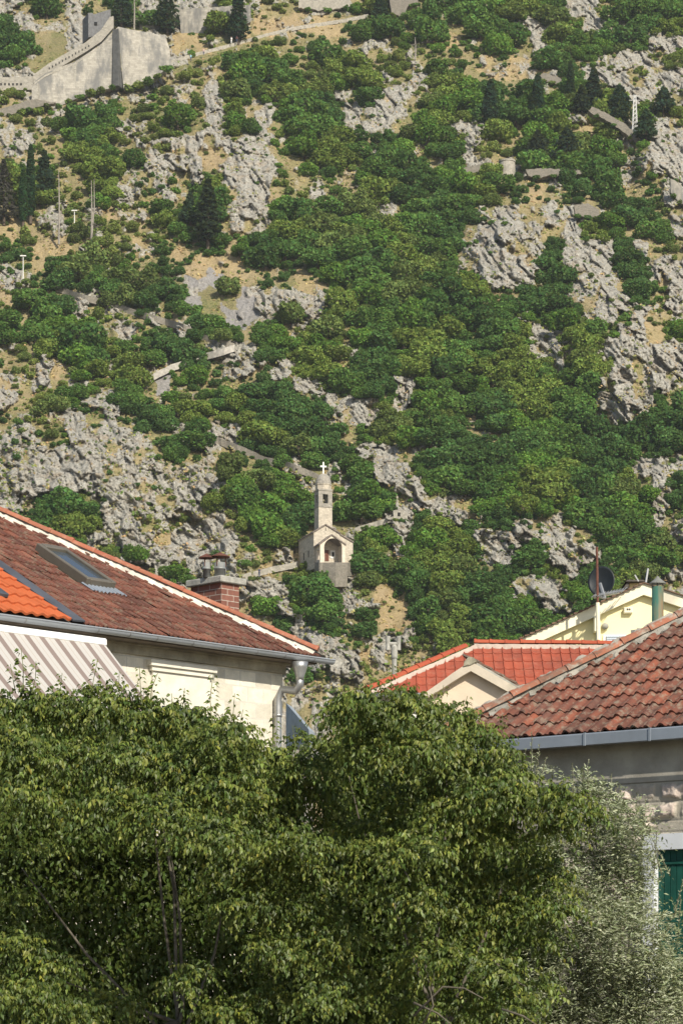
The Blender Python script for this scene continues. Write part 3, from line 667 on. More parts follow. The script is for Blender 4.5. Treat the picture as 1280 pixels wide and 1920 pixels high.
# walkers
def person(px, py, cloth, legs, label, seed=0, face=0):
    b = ground(px, py, -3.2); o = thing('person', b, label, 'person')
    def lim(mb, pts, rs, n=8): mb.tube([b+Vector(q) for q in pts], rs, n)
    mb = MB(); lim(mb, [(0,0,1.40),(0,0,1.5),(0,-.01,1.6),(0,-.01,1.7),(0,0,1.76)], [.055,.055,.095,.085,.03])
    for s in (-1, 1): lim(mb, [(s*.2,0,1.42),(s*.27,-.02,1.15),(s*.25,-.14,.9)], [.05,.04,.03], 6)
    skin = mb.build('body', M['skin'], o, smooth=True)
    mb = MB(); lim(mb, [(0,0,.85),(0,0,1.0),(0,0,1.25),(0,0,1.42),(0,0,1.48)], [.15,.145,.18,.19,.08], 10)
    for s in (-1, 1): lim(mb, [(s*.17,0,1.43),(s*.25,0,1.22)], [.07,.06], 6)
    mb.build('shirt', cloth, o, smooth=True)
    mb = MB()
    for s in (-1, 1): lim(mb, [(s*.08,0,.95),(s*.1,-.05*s-.03,.5),(s*.1,.1*s,.05),(s*.1,.1*s-.12,.0)], [.1,.075,.05,.04], 7)
    mb.build('trousers', legs, o, smooth=True)
    mb = MB(); lim(mb, [(0,.02,1.62),(0,.02,1.72),(0,.01,1.79)], [.1,.1,.04]); mb.build('hair', M['dark'], o, smooth=True)
M['skin'] = simple('skin', (.45,.28,.20), var=.1); navy = simple('navy cloth', (.05,.06,.1)); blue = simple('light blue cloth', (.25,.5,.6)); red = simple('dark red cloth', (.12,.05,.05))
person(434, 81, M['white'], M['white'], 'walker in white clothes on the upper path by the conifer')
person(444, 79, red, navy, 'walker in dark clothes right behind the one in white')
person(358, 114, blue, navy, 'walker in a light blue top lowest on the upper path')
person(382, 103, simple('pink cloth', (.5,.35,.33)), navy, 'walker in a pinkish top midway on the upper path')
person(486, 1082, navy, navy, 'person in dark clothes on the path left of the chapel')

# ------------------------------------------------------------------ chapel
sc_ = 511/FP; cy0 = ground(612, 1052).y-7; sc_ = cy0/FP
fx = Vector((.95, .31, 0)).normalized(); fy = Vector((-fx.y, fx.x, 0))   # along the facade, and into the building
ch0 = P(588, 1052, cy0)
o = thing('stone_chapel', ch0, 'small pale stone chapel with a domed bell tower on the mountainside', 'chapel')
def cp(px, py, d=0):
    dd = Vector(((px-640)/FP, 1, (HZ-py)/FP)); e0 = Vector((0,0,EYE)); return e0+dd*((ch0+fy*d-e0).dot(fy)/dd.dot(fy))
def face(mb, pts, d0, d1): mb.prism([cp(x, y, d0) for x, y in pts], fy*(d1-d0))
m = MB(); face(m, [(588,1066),(588,998),(610.5,984),(637,1000),(637,1066)], 0, 9.5); face(m, [(637,1066),(637,1001.5),(661.5,1016),(661.5,1066)], .02, 6)
m.build('nave_wall', M['chapel'], o)
m = MB()
face(m, [(586.5,999),(586.5,997),(610.5,982),(638,998.5),(638,1001),(610.5,984.2)], -.25, 9.8); face(m, [(637,1000),(663,1015),(663,1017.5),(637,1002.4)], -.2, 6.2)
m.build('roof', M['slab'], o)
m = MB(); m.box(cp(610, 995, -.02), fx*.12, fy*.1, (0,0,.55)); 
for d in (3, 6): m.box(cp(588, 1040)+fy*d-fx*.02, fy*.5, fx*.1, (0,0,1.3))
m.build('window', M['dark'], o)
# porch with an arch
PD = -3.2; m = MB()
def arch(x0, x1, ysp, yb, n=14): 
    c = (x0+x1)/2; r = (x1-x0)/2; return [(c-r*math.cos(math.pi*k/n), ysp-r*.98*math.sin(math.pi*k/n)) for k in range(n+1)]
ar_ = arch(607.6, 641, 1025.5, 1056); ol = [(600,1056),(600,1021),(622,1004),(647,1022),(647,1056)]
tops = []
for x, y in ar_: tops.append((x, 1004+abs(x-622)*(.77 if x < 622 else .72)))
for i in range(len(ar_)-1): face(m, [tops[i], ar_[i], ar_[i+1], tops[i+1]][::-1], PD, PD+.55)
face(m, [(600,1056),(600,1021),(607.6,1015),(607.6,1056)], PD, PD+.55); face(m, [(641,1056),(641,1017.7),(647,1022),(647,1056)], PD, PD+.55)
# porch side with an arched opening
a0 = cp(600, 1056, PD+.55); L = -PD-.55; zt = 35*sc_
m.box(a0, fy*.5, fx*.5, (0,0,zt)); m.box(a0+fy*(L-.6), fy*.6, fx*.5, (0,0,zt)); m.box(a0+fy*.5+Vector((0,0,2.6)), fy*(L-1.1), fx*.5, (0,0,zt-2.6)); m.box(a0+fy*.5, fy*(L-1.1), fx*.5, (0,0,.8))
a1 = cp(641.7, 1056, PD+.55); m.box(a1, fy*L, fx*.55, (0,0,zt-.05))
m.build('porch', simple('pale porch plaster stone', (.62,.54,.43), var=.15, sc=2, bump=.02), o)
m = MB(); face(m, [(598,1021.5),(622,1003.8),(649,1022.5),(649,1020),(622,1001),(598,1019)], PD-.2, 0); m.build('porch_roof', M['slab'], o)
m = MB(); m.prism([cp(609,1052,-.08), cp(616.5,1052,-.08), cp(616.5,1031,-.08), cp(609,1031,-.08)], fy*.1); m.build('door', M['brown'], o)
wf = MB(); wf.prism([cp(620,1047,-.1), cp(628,1047,-.1), cp(628,1032,-.1), cp(620,1032,-.1)], fy*.12); wf = wf.build('window', M['white'], o)
m = MB(); m.box(cp(622.3, 1043, -.14), fx*.42, fy*.1, (0,0,.8)); m.build('pane', M['dark'], wf)
# bell tower
tw = 25.5*sc_/fx.x; tb = cp(597.3, 1000, 3.6)
m = MB(); H = (1000-950)*sc_
m.box(tb, fx*tw, fy*tw, (0,0,H)); 
m.build('tower_shaft', M['chapel'], o)
m = MB(); z0 = tb+Vector((0,0,H)); hb = 34*sc_
m.box(z0-fx*.08-fy*.08, fx*(tw+.16), fy*(tw+.16), (0,0,.25))
cw = (tw-1.05)/2
for a in (0, tw-cw):
    for b_ in (0, tw-cw): m.box(z0+fx*a+fy*b_+Vector((0,0,.25)), fx*cw, fy*cw, (0,0,hb-.5))
for k in range(2):
    for s_ in (0, 1):
        A, B = (fx, fy) if k == 0 else (fy, fx); q = z0+A*cw+B*(s_*(tw-.4))+Vector((0,0,.25))
        m.box(q, A*1.05, B*.4, (0,0,.5)); m.box(q+Vector((0,0,2.25)), A*1.05, B*.4, (0,0,hb-2.75))
m.box(z0-fx*.1-fy*.1+Vector((0,0,hb-.25)), fx*(tw+.2), fy*(tw+.2), (0,0,.28))
m.build('belfry', M['tower'], o)
cc = z0+fx*(tw/2)+fy*(tw/2)+Vector((0,0,hb))
m = MB(); m.lathe(cc, [(tw*.56,0),(tw*.56,.95),(tw*.60,.98),(tw*.60,1.12)], 8); m.build('drum', M['chapel'], o)
m = MB(); m.lathe(cc+Vector((0,0,1.1)), [(tw*.57*math.cos(a), 2.15*math.sin(a)) for a in [k*math.pi/2/9 for k in range(9)]]+[(.08, 2.1)], 16); m.build('dome', M['tower'], o)
m = MB(); q = cc+Vector((0,0,3.1)); m.box(q-fx*.13-fy*.1, fx*.26, fy*.2, (0,0,2.35)); m.box(q-fx*.62-fy*.09+Vector((0,0,1.35)), fx*1.24, fy*.18, (0,0,.3)); m.build('cross', M['white'], o)
m = MB(); q = z0+fx*(tw/2)+fy*(tw/2)+Vector((0,0,1.3)); m.lathe(q, [(.42,0),(.36,.15),(.26,.5),(.2,.75),(.06,.85)], 12); m.build('bell', simple('old bronze', (.10,.09,.06), .5, .6), o)
# retaining base
m = MB(); c0 = cp(606, 1055, PD-.6); c1 = cp(629, 1055, PD-2.2); c2 = cp(651, 1055, PD-.6)
m.prism([c0, c1, c2, c2+fy*6, c0+fy*6], (0,0,-4.5)); m.prism([cp(598,1054.5,PD-.3), cp(601,1054.5,PD-.5), cp(648,1054.5,PD-.5), cp(661,1054.5,-.3), cp(661,1054.5,6), cp(590,1054.5,6), cp(590,1054.5,-.3)], (0,0,-2.6))
m.build('retaining_base', M['rubble'], o)

# ================================================================== NEAR: houses
def frame(O, ang):                          # eave frame: e along the eave, n into the house
    O = Vector(O); e = Vector((math.cos(ang), math.sin(ang), 0)); n = Vector((-e.y, e.x, 0)); return O, e, n
def ray_plane(px, py, O, N):
    d = Vector(((px-640)/FP, 1, (HZ-py)/FP)); o = Vector((0, 0, EYE)); return o+d*((O-o).dot(N)/d.dot(N))
def tile_mat(name, cols, lichen, dark, amt=.6, sc=9):
    t = NT(name); r = t.attr('rnd'); c = t.ramp(r, *[((i+.5)/len(cols), q) for i, q in enumerate(cols)])
    c = t.mix(t.ramp(t.noise(sc, None, 8, .75), (.50, 0.0), (.62, amt)), c, lichen)
    c = t.mix(t.ramp(t.noise(sc*.7, t.coord((1,1.3,1)), 8, .7), (.54, 0.0), (.66, amt)), c, dark)
    c = t.mix(t.ramp(t.noise(1.1, None, 4), (.4, 0.0), (.6, .35)), c, dark)
    t.bump(t.noise(40, None, 5), .4, .01); return t.done(c, .85)
OLD = [(.125,.052,.038), (.17,.066,.046), (.21,.080,.052), (.145,.060,.044), (.235,.095,.062)]
M['tile_l'] = tile_mat('old weathered tiles', OLD, (.21,.17,.12), (.085,.045,.035), .75, 7)
M['tile_r'] = tile_mat('mossy clay tiles', [(.125,.050,.034), (.185,.066,.042), (.15,.058,.040), (.25,.080,.046), (.14,.062,.045)], (.25,.21,.155), (.055,.037,.03), .8, 9)
M['tile_m'] = tile_mat('clean red tiles', [(.28,.068,.040), (.36,.085,.046), (.32,.075,.042)], (.36,.14,.09), (.19,.06,.04), .55, 5)
M['tile_o'] = tile_mat('new orange tiles', [(.38,.095,.034), (.44,.115,.042), (.41,.105,.038)], (.5,.16,.07), (.45,.10,.03), .2, 6)
M['cap'] = tile_mat('terracotta ridge caps', [(.34,.12,.07), (.40,.15,.09), (.30,.10,.06)], (.45,.30,.20), (.20,.10,.06), .5, 6)
M['cap_m'] = tile_mat('red ridge caps', [(.33,.075,.038), (.37,.09,.045)], (.40,.14,.08), (.3,.06,.03), .25, 6)
M['cap_old'] = tile_mat('mossy ridge caps', [(.33,.12,.07), (.25,.12,.08), (.38,.14,.08)], (.36,.33,.27), (.10,.085,.065), .95, 5)
M['mortar'] = simple('white mortar', (.62,.58,.50), var=.2, sc=5, bump=.03, dirt=(.30,.25,.20))
M['mortar_old'] = simple('grey mortar', (.31,.29,.25), var=.35, sc=5, bump=.03, dirt=(.13,.12,.09))
M['zinc'] = simple('grey gutter metal', (.34,.36,.38), .45, .25, var=.10, sc=1.2, dirt=(.26,.27,.27))
M['zinc2'] = simple('slate grey painted gutter', (.23,.26,.30), .5, .1, var=.12, sc=1.5, dirt=(.17,.19,.21))
M['alu'] = simple('bare aluminium', (.40,.40,.39), .42, .75, var=.12, sc=2)
M['lead'] = simple('dark lead flashing', (.09,.095,.11), .6, .2, var=.2, sc=2)
PROF = {'fine': [(0,.0),(.06,.022),(.16,.022),(.22,.004),(.42,.004),(.50,.020),(.60,.020),(.68,.004),(.92,.004),(1,.0)],
        'roll': [(0,.004),(.05,.02),(.14,.040),(.26,.046),(.38,.038),(.47,.016),(.53,.004),(.62,.0),(.70,.010),(.80,.012),(.92,.002),(1,.004)],
        'seam': [(0,.0),(.03,.03),(.12,.03),(.16,.004),(.5,-.004),(.95,.004),(1,.0)],
        'wave': [(k/8, .018+.018*math.sin(2*math.pi*k/8)) for k in range(9)]}
def tiles(O, e, up, nrm, s0, s1, rows, tw, ex, prof, thick=.03, jit=.006, keep=None, r=None, row0=0, lift=.03):
    m = MB(); r = r or random.Random(3); pf = PROF[prof]; k = len(pf)
    for j in range(row0, rows):
        off = (j % 2)*tw*.0; n = int((s1-s0)/tw)+1; wob = [r.gauss(0, jit*.6) for _ in range(n+2)]
        for i in range(n):
            a = s0+i*tw+off; v0 = j*ex-.03+r.gauss(0, jit*1.2); v1 = (j+1)*ex+.05
            if keep and not keep(a+tw/2, (j+.5)*ex): continue
            m.cur = min(1, max(0, r.random())); dz = r.gauss(0, jit*.5); tl = r.gauss(0, jit*.4)
            lo = [O+e*(a+x*tw)+up*v0+nrm*(h+lift+thick*.5+dz+tl*(x-.5)*2) for x, h in pf]
            hi = [O+e*(a+x*tw)+up*v1+nrm*(h+lift-thick*.5+dz*.3) for x, h in pf]
            bt = [q-nrm*thick*.95 for q in lo]
            m.add(lo+hi+bt, [(q, q+1, k+q+1, k+q) for q in range(k-1)]+[(2*k+q, 2*k+q+1, q+1, q) for q in range(k-1)])
    return m
def caps(mb, A, B, rad, step, collar=True, r=None, up=Vector((0,0,1)), flare=1.12):
    r = r or random.Random(5); d = (B-A); L = d.length; d.normalize(); side = d.cross(up).normalized(); u = side.cross(d).normalized()
    n = int(L/step)
    for i in range(n):
        mb.cur = r.random(); p = A+d*(i*step)+u*r.gauss(0, .004)+side*r.gauss(0, .004); K = 8
        def ring(q, rr): return [q+side*math.cos(math.pi*k/K)*rr+u*(math.sin(math.pi*k/K)*rr*.85) for k in range(K+1)]
        a = ring(p, rad*flare); b = ring(p+d*.06, rad*flare); c = ring(p+d*.065, rad); e2 = ring(p+d*(step+.04), rad*.92)
        for x, y in ((a, b), (b, c), (c, e2)): mb.add(x+y, [(k, k+1, K+2+k, K+1+k) for k in range(K)])
        mb.add(a+[p], [(k, k+1, K+1) for k in range(K)])
def mortar(mb, A, B, side, w0, w1, h, seed=1, step=.07):
    r = random.Random(seed); d = B-A; n = max(2, int(d.length/step)); vs = []
    for i in range(n+1):
        p = A+d*(i/n); ww = w0+(w1-w0)*vnoise(np.array([i*.21+seed]), np.array([.5]), seed)[0]+r.uniform(-.02, .02)
        hh = h*(.7+.6*r.random()); vs += [p+Vector((0,0,hh+.05)), p+side*ww*.5+Vector((0,0,hh)), p+side*ww+Vector((0,0,-.02+r.uniform(-.01,.02)))-Vector((0,0,1))*ww*.0, p+side*ww+Vector((0,0,-.12))]
    mb.add(vs, [(4*i+k, 4*i+k+1, 4*i+5+k, 4*i+4+k) for i in range(n) for k in range(3)])

# ---------------- left house
O, e, n = frame(P(0, 1150, 42), math.atan2(.72, .693)); LO, Le, Ln = O, e, n
T = .57; AL = .76; up = (n+Vector((0,0,T))).normalized(); nrm = e.cross(up).normalized(); 
if nrm.z < 0: nrm = -nrm
sH = 7.17; W = 5.6; s_left = -6.5; OVH = .45
foot = O+e*sH; hipd = (-e*AL+n+Vector((0,0,T))); ridge = foot+hipd*W
o = thing('left_house', O+Vector((0,0,-O.z)), 'pale stone house at the left with an old weathered red tiled roof', 'house')
def HL(s, d, z=0): return LO+Le*s+Ln*d+Vector((0,0,z))
m = MB(); zw = O.z+.1; base = [HL(s_left+OVH, OVH, -O.z), HL(sH-OVH, OVH, -O.z), HL(sH-OVH, 2*W-OVH, -O.z), HL(s_left+OVH, 2*W-OVH, -O.z)]
m.prism(base, (0,0,O.z+.02)); M['wall_l'] = stone_mat('pale limestone blocks', (.72,.67,.55), (2.1, 3.7), (.40,.37,.30), .4, (.62,.58,.50))
m.build('wall', M['wall_l'], o)
m = MB(); m.prism([HL(s_left, 0), HL(sH, 0), HL(sH-AL*W, W, T*W), HL(s_left+W, W, T*W)], -nrm*.06); m.prism([HL(sH, 0), HL(sH, 2*W), HL(sH-AL*W, W, T*W)], (0,0,-.05))
m.prism([HL(s_left, 2*W), HL(sH, 2*W), HL(sH-AL*W, W, T*W), HL(s_left+W, W, T*W)], (0,0,-.05)); m.prism([HL(s_left, .05,-.12), HL(sH, .05,-.12), HL(sH, OVH+.3,-.12), HL(s_left, OVH+.3,-.12)], (0,0,.05))
rf = m.build('roof', simple('roof boards', (.16,.13,.10)), o)
def uv_px(px, py):
    q = ray_plane(px, py, LO+nrm*.05, nrm)-LO; return q.dot(Le), q.dot(up)
fl = [uv_px(x, y) for x, y in ((0,1058),(163,1170))]
sk = [uv_px(x, y) for x, y in ((68,1027),(128,1030),(200,1088),(155,1095),(108,1040),(165,1085))]
print('flash', fl, 'sky', sk)
SF = 1.68
hipcut = [(foot+nrm*.0+hipd.normalized()*0, (Vector((hipd.x, hipd.y, 0)).cross(Vector((0,0,1)))).normalized())]
if hipcut[0][1].dot(e) < 0: hipcut = [(foot, -hipcut[0][1])]
SKS = (3.20, 3.86, 1.95, 3.50)
print("SKS", SKS)
rr = random.Random(4)
m = tiles(O, e, up, nrm, s_left, sH+.1, 20, .205, .34, 'fine', .03, .012, r=rr, lift=.02,
          keep=lambda s, v: s > SF-.05 and not (SKS[0]-.02 < s < SKS[1]+.02 and SKS[2] < v < SKS[3]))
m.build('roof_tiles', M['tile_l'], o, cuts=hipcut)
m = tiles(O, e, up, nrm, s_left, sH, 8, .22, .40, 'wave', .04, .003, r=rr, lift=.06, keep=lambda s, v: s < SF-.24)
m.build('new_tiles', M['tile_o'], o)['label'] = 'new orange tile patch'
m = MB()
q = lambda s, v, h: LO+Le*s+up*v+nrm*h
m.prism([q(SF-.22, -.03, .075), q(SF+.03, -.03, .085), q(SF+.03, 3.4, .085), q(SF-.22, 3.4, .075)], -nrm*.03)
m.build('flashing', M['lead'], o)
vp = uv_px(22, 1122); m = MB(); m.box(q(vp[0]-.9, vp[1]-.1, .08), Le*.75, up*.34, nrm*.07); m.box(q(vp[0]-.8, vp[1]+.2, .1), Le*.3, up*.3, nrm*.18); m.build('vent', M['lead'], o, bevel=.01)
# skylight
s0, s1, v0, v1 = SKS; m = MB(); hh = .17; fw = .09
m.box(q(s0, v0, .0), Le*fw, up*(v1-v0), nrm*hh); m.box(q(s1-fw, v0, .0), Le*fw, up*(v1-v0), nrm*hh)
m.box(q(s0+fw, v0, .0), Le*(s1-s0-2*fw), up*.13, nrm*(hh-.01)); m.box(q(s0+fw, v1-.16, .0), Le*(s1-s0-2*fw), up*.16, nrm*(hh+.01))
skl = m.build('skylight', simple('taupe skylight frame', (.14,.125,.10), .5, .2, var=.1), o, bevel=.012)
t = NT('skylight glass'); t.b.inputs['Specular IOR Level'].default_value = .8; M['glass'] = t.done((.05,.065,.08), .08)
m = MB(); m.box(q(s0+fw, v0+.13, .0), Le*(s1-s0-2*fw), up*(v1-v0-.29), nrm*(hh-.05)); m.build('pane', M['glass'], skl)
m = tiles(q(s0-.03, v0-.24, 0), e, up, nrm, 0, s1-s0+.1, 1, .085, .27, 'wave', .008, .002, lift=.035); m.build('apron', M['zinc2'], skl)
# hip caps and mortar
m = MB(); caps(m, foot+hipd.normalized()*.02+Vector((0,0,.10)), ridge+Vector((0,0,.10)), .095, .44, r=rr); cp_ = m.build('ridge_caps', M['cap'], o)
m = MB(); mortar(m, foot+Vector((0,0,.03)), ridge+Vector((0,0,.03)), -Le*.9-Vector((0,0,.0)), .10, .30, .06, 3); m.build('mortar', M['mortar'], o)
# gutter
def arc_gutter(A, d, L, out, rad, K=10):
    m = MB(); pr = [(-math.cos(math.pi*k/K)*rad, -math.sin(math.pi*k/K)*rad) for k in range(K+1)]
    pr += [(x*.9, z*.9+.004) for x, z in pr[::-1]]; nn = len(pr); a = [A+out*(x) + Vector((0,0,z)) for x, z in pr]; b = [p+d*L for p in a]
    m.add(a+b, [(k, (k+1) % nn, nn+(k+1) % nn, nn+k) for k in range(nn)]); m.add(a[:K+1], [tuple(range(K+1))]); m.add(b[:K+1], [tuple(range(K+1))])
    m.tube([A-out*rad*-1.0+Vector((0,0,.0)), A+out*rad+d*L], .014, 6); return m
GR = .078; ga = HL(s_left, -.045, -.035)
m = arc_gutter(ga, Le, 7.47-s_left, -Ln, GR); gt = m.build('gutter', M['zinc'], o)
m = MB()
for s in [uv_px(x, 1150+x*.145)[0] for x in (52, 190, 250, 302, 370, 430, 492, 545, 600)]:
    A = HL(s, -.045, -.035); K = 8
    a = [A-Ln*(-math.cos(math.pi*k/K)*(GR+.006))+Vector((0,0,-math.sin(math.pi*k/K)*(GR+.006))) for k in range(K+1)]; b = [p+Le*.03 for p in a]
    m.add(a+b, [(k, k+1, K+2+k, K+1+k) for k in range(K)])
m.build('bracket', simple('gutter joints', (.26,.26,.26), .5, .3), gt)
# downspout
def onwall(px, py, out=0): return ray_plane(px, py, LO+Ln*(OVH-out), Ln)
g0 = onwall(562, 1252, OVH+.045); w1_ = onwall(521, 1300, .10)
m = MB(); m.tube([g0+Vector((0,0,.10)), g0, g0-Vector((0,0,.16)), g0-Vector((0,0,.22))], [.15,.13,.075,.072], 14)
m.tube([g0-Vector((0,0,.16)), g0-Vector((0,0,.30)), g0*.82+w1_*.18-Vector((0,0,.32)), g0*.2+w1_*.8+Vector((0,0,-.02)), w1_+Vector((0,0,-.10)), w1_+Vector((0,0,-.25)), Vector((w1_.x, w1_.y, 0))], .072, 14)
m.tube([w1_+Vector((0,0,-.36)), w1_+Vector((0,0,-.42))], .08, 14)
m.build('downspout', M['alu'], o, smooth=True)
# wall band, ledge, window cornice
def wbox(mb, s0, s1, z0, z1, d0, d1): mb.box(HL(s0, OVH-d1, z0), Le*(s1-s0), Ln*(d1-d0), (0,0,z1-z0))
sz = lambda px, py, out=0: ((onwall(px, py, out)-LO).dot(Le), onwall(px, py, out).z-LO.z)
m = MB(); wbox(m, s_left+.5, sH-OVH+.04, -.30, -.12, .0, .05); wbox(m, s_left+.5, sH-OVH+.08, -.15, -.06, .0, .12); m.build('cornice', simple('stained frieze stone', (.40,.36,.27), var=.3, sc=3, bump=.02, dirt=(.20,.17,.12)), o)
a, z1 = sz(275, 1236); b, _ = sz(398, 1260); z1 = sz(300, 1240)[1]
M['lime'] = simple('smooth limestone', (.68,.64,.54), var=.12, sc=3, bump=.01)
m = MB(); wbox(m, a, b, z1-.10, z1, 0, .13); wbox(m, a+.05, b-.05, z1-.18, z1-.10, 0, .09); wbox(m, a+.1, b-.1, z1-.30, z1-.18, 0, .05); wbox(m, a+.1, b-.1, z1-.75, z1-.3, 0, .05); wbox(m, a+.1, a+.3, z1-2.4, z1-.75, 0, .05); wbox(m, b-.3, b-.1, z1-2.4, z1-.75, 0, .05)
wd_ = m.build('window', M['lime'], o); m = MB(); wbox(m, a+.3, b-.3, z1-2.4, z1-.75, -.02, .01); m.build('pane', M['glass'], wd_)
m = MB()
for px in (4, 132): s_, z_ = sz(px, 1150+px*.145+34, 0); wbox(m, s_-.06, s_+.06, z_-.15, z_+.25, 0, .06)
m.build('wall_plate', M['lime'], o)
# awning
aw = thing('striped_awning', onwall(100, 1190, .3), 'brown and cream striped awning under the gutter of the left house', 'awning')
sa, za = sz(-250, 1150, .7); sb, zb = sz(195, 1209, .7); zb = sz(195, 1203, .7)[1]
m = MB(); m.box(HL(sa, OVH-.80, zb-.09), Le*(sb-sa), Ln*.20, (0,0,.13)); m.box(HL(sa, OVH-.60, zb-.02), Le*(sb-sa), Ln*.58, (0,0,.05)); m.build('cassette', simple('white awning case', (.78,.77,.74), .4, var=.04), aw, bevel=.03)
m = MB(); NN = 14; A0 = HL(sa, OVH-.78, zb-.07); OUT = 2.3; dr = lambda t: -.84*OUT*t-.10*math.sin(math.pi*t)
for i in range(NN):
    p0 = A0-Ln*OUT*i/NN+Vector((0,0,dr(i/NN))); p1 = A0-Ln*OUT*(i+1)/NN+Vector((0,0,dr((i+1)/NN)))
    m.add([p0, p0+Le*(sb-sa-.03), p1+Le*(sb-sa-.03), p1], [(0,1,2,3)])
t = NT('striped fabric'); g_ = t.n('NewGeometry'); dt = t.n('VectorMath', operation='DOT_PRODUCT'); t.l(g_.outputs['Position'], dt.inputs[0]); dt.inputs[1].default_value = tuple(Le)
fr_ = t.math('FRACT', t.math('MULTIPLY', t.math('ADD', dt.outputs['Value'], 20.07), 1/.31)); st = t.math('LESS_THAN', fr_, .36); st2 = t.math('LESS_THAN', t.math('ABSOLUTE', t.math('SUBTRACT', fr_, .68)), .02)
c = t.mix(st, (.42,.40,.37), (.21,.165,.145)); c = t.mix(st2, c, (.36,.31,.26)); m.build('fabric', t.done(c, .9), aw, smooth=True)
m = MB(); p1 = A0-Ln*OUT+Vector((0,0,dr(1))); m.tube([p1, p1+Le*(sb-sa-.03)], .04, 8); m.build('front_bar', M['white'], aw)
# chimney
ch = thing('brick_chimney', P(415, 1140, 47.8), 'brown brick chimney with concrete cap behind the left roof', 'chimney')
cor = P(415, 1092, 47.8); bh = 1.3; la, lb = .80, .44
t = NT('brown bricks'); tc = t.n('TexCoord'); sp = t.n('SeparateXYZ'); t.l(tc.outputs['Object'], sp.inputs[0]); 
cb = t.n('CombineXYZ'); t.l(t.math('ADD', t.math('MULTIPLY', sp.outputs[0], 1.4), t.math('MULTIPLY', sp.outputs[1], .02)), cb.inputs[0]); t.l(t.math('ADD', sp.outputs[2], 5), cb.inputs[1])
br = t.n('TexBrick'); t.l(cb.outputs[0], br.inputs['Vector']); br.inputs['Scale'].default_value = 1; br.inputs['Brick Width'].default_value = .30; br.inputs['Row Height'].default_value = .105; br.inputs['Mortar Size'].default_value = .007
br.inputs['Color1'].default_value = (.17,.07,.05,1); br.inputs['Color2'].default_value = (.25,.11,.08,1); br.inputs['Mortar'].default_value = (.42,.36,.30,1)
t.bump(br.outputs['Fac'], -.7, .01); M['brick'] = t.done(t.mix(t.ramp(t.noise(14), (.4, 0.0), (.6, .3)), br.outputs[0], (.10,.05,.04)), .85)
m = MB(); m.box(cor-Vector((0,0,bh)), Le*lb, Ln*la, (0,0,bh)); m.build('brickwork', M['brick'], ch)
m = MB(); m.box(cor-Le*.07-Ln*.07, Le*(lb+.20), Ln*(la+.14), (0,0,.12)); M['conc'] = simple('rough concrete', (.36,.35,.31), var=.3, sc=6, bump=.02, dirt=(.16,.16,.12)); m.build('cap_slab', M['conc'], ch, bevel=.015)
M['rust'] = simple('rusty sheet', (.15,.065,.045), .7, .2, var=.4, sc=8); M['pipe_g'] = simple('galvanised pipe', (.30,.31,.30), .5, .4, var=.25, sc=4)
for px, rd, zc in ((387.5, .068, 0), (412.5, .10, .02)):
    b = P(px, 1078, 48.0); m = MB(); m.lathe(b, [(rd,-.05),(rd,.10),(rd+.008,.10),(rd+.008,.12),(rd,.12),(rd,.22)], 14); f = m.build('flue', M['pipe_g'], ch, smooth=True)
    m = MB(); m.lathe(b+Vector((0,0,.30+zc)), [(rd+.085,0),(rd+.08,.012),(.01,.085)], 16)
    for k in range(3): a = k*2.1; m.tube([b+Vector((math.cos(a)*rd,math.sin(a)*rd,.15)), b+Vector((math.cos(a)*rd,math.sin(a)*rd,.31+zc))], .008, 4)
    m.build('rain_cap', M['rust'], f)
m = MB(); m.prism([P(536,1318,49.5), P(579,1368,48.0), P(579,1400,48.0), P(536,1400,49.5)], (.1,.6,0))
tag(m.build('metal_canopy', simple('blue grey sheet metal', (.33,.38,.43), .5, .2), loc=P(560, 1400, 49)), 'blue-grey sloping canopy edge just right of the downspout corner', 'canopy')

# ---------------- right house
O, e, n = frame(P(1140, 1373, 34), math.atan2(-.62, .79)); RO, Re, Rn = O, e, n
T = .70; up = (n+Vector((0,0,T))).normalized(); nrm = e.cross(up).normalized(); nrm = nrm if nrm.z > 0 else -nrm
sL = -2.83; sR = 9; W = 5.5; hipd = e+n+Vector((0,0,T)); foot = O+e*sL; OV = .26
def HR(s, d, z=0): return RO+Re*s+Rn*d+Vector((0,0,z))
ro = thing('right_house', O-Vector((0,0,O.z)), 'rough stone house at the right with mossy barrel tiled roof', 'house')
m = MB(); m.prism([HR(sL+OV, OV, -RO.z), HR(sR-OV, OV, -RO.z), HR(sR-OV, 2*W-OV, -RO.z), HR(sL+OV, 2*W-OV, -RO.z)], (0,0,RO.z-.64))
M['wall_r'] = simple('grey pointed wall', (.27,.25,.21), var=.2, sc=3, bump=.015); m.build('wall', M['wall_r'], ro)
m = MB(); m.prism([HR(sL+OV-.02, OV-.02, -.64), HR(sR, OV-.02, -.64), HR(sR, 2*W, -.64), HR(sL+OV-.02, 2*W, -.64)], (0,0,.52)); m.build('concrete_band', simple('grey concrete band', (.36,.335,.285), var=.25, sc=2.2, bump=.01, dirt=(.27,.255,.225)), ro)
m = MB(); m.prism([HR(sL, 0), HR(sR, 0), HR(sR-W, W, T*W), HR(sL+W, W, T*W)], -nrm*.06); m.prism([HR(sL, 0), HR(sL, 2*W), HR(sL+W, W, T*W)], (0,0,-.05)); m.prism([HR(sL, .0,-.12), HR(sR, .0,-.12), HR(sR, OV+.1,-.12), HR(sL, OV+.1,-.12)], (0,0,.06))
m.build('roof', simple('dark soffit boards', (.07,.06,.05)), ro)
hn = Vector((hipd.x, hipd.y, 0)).cross(Vector((0,0,1))).normalized(); hn = hn if hn.dot(e) < 0 else -hn
rr = random.Random(8); m = tiles(O, e, up, nrm, sL-.1, sR-3, 21, .205, .312, 'roll', .034, .009, r=rr, lift=.03); m.build('roof_tiles', M['tile_r'], ro, cuts=[(foot, hn)])
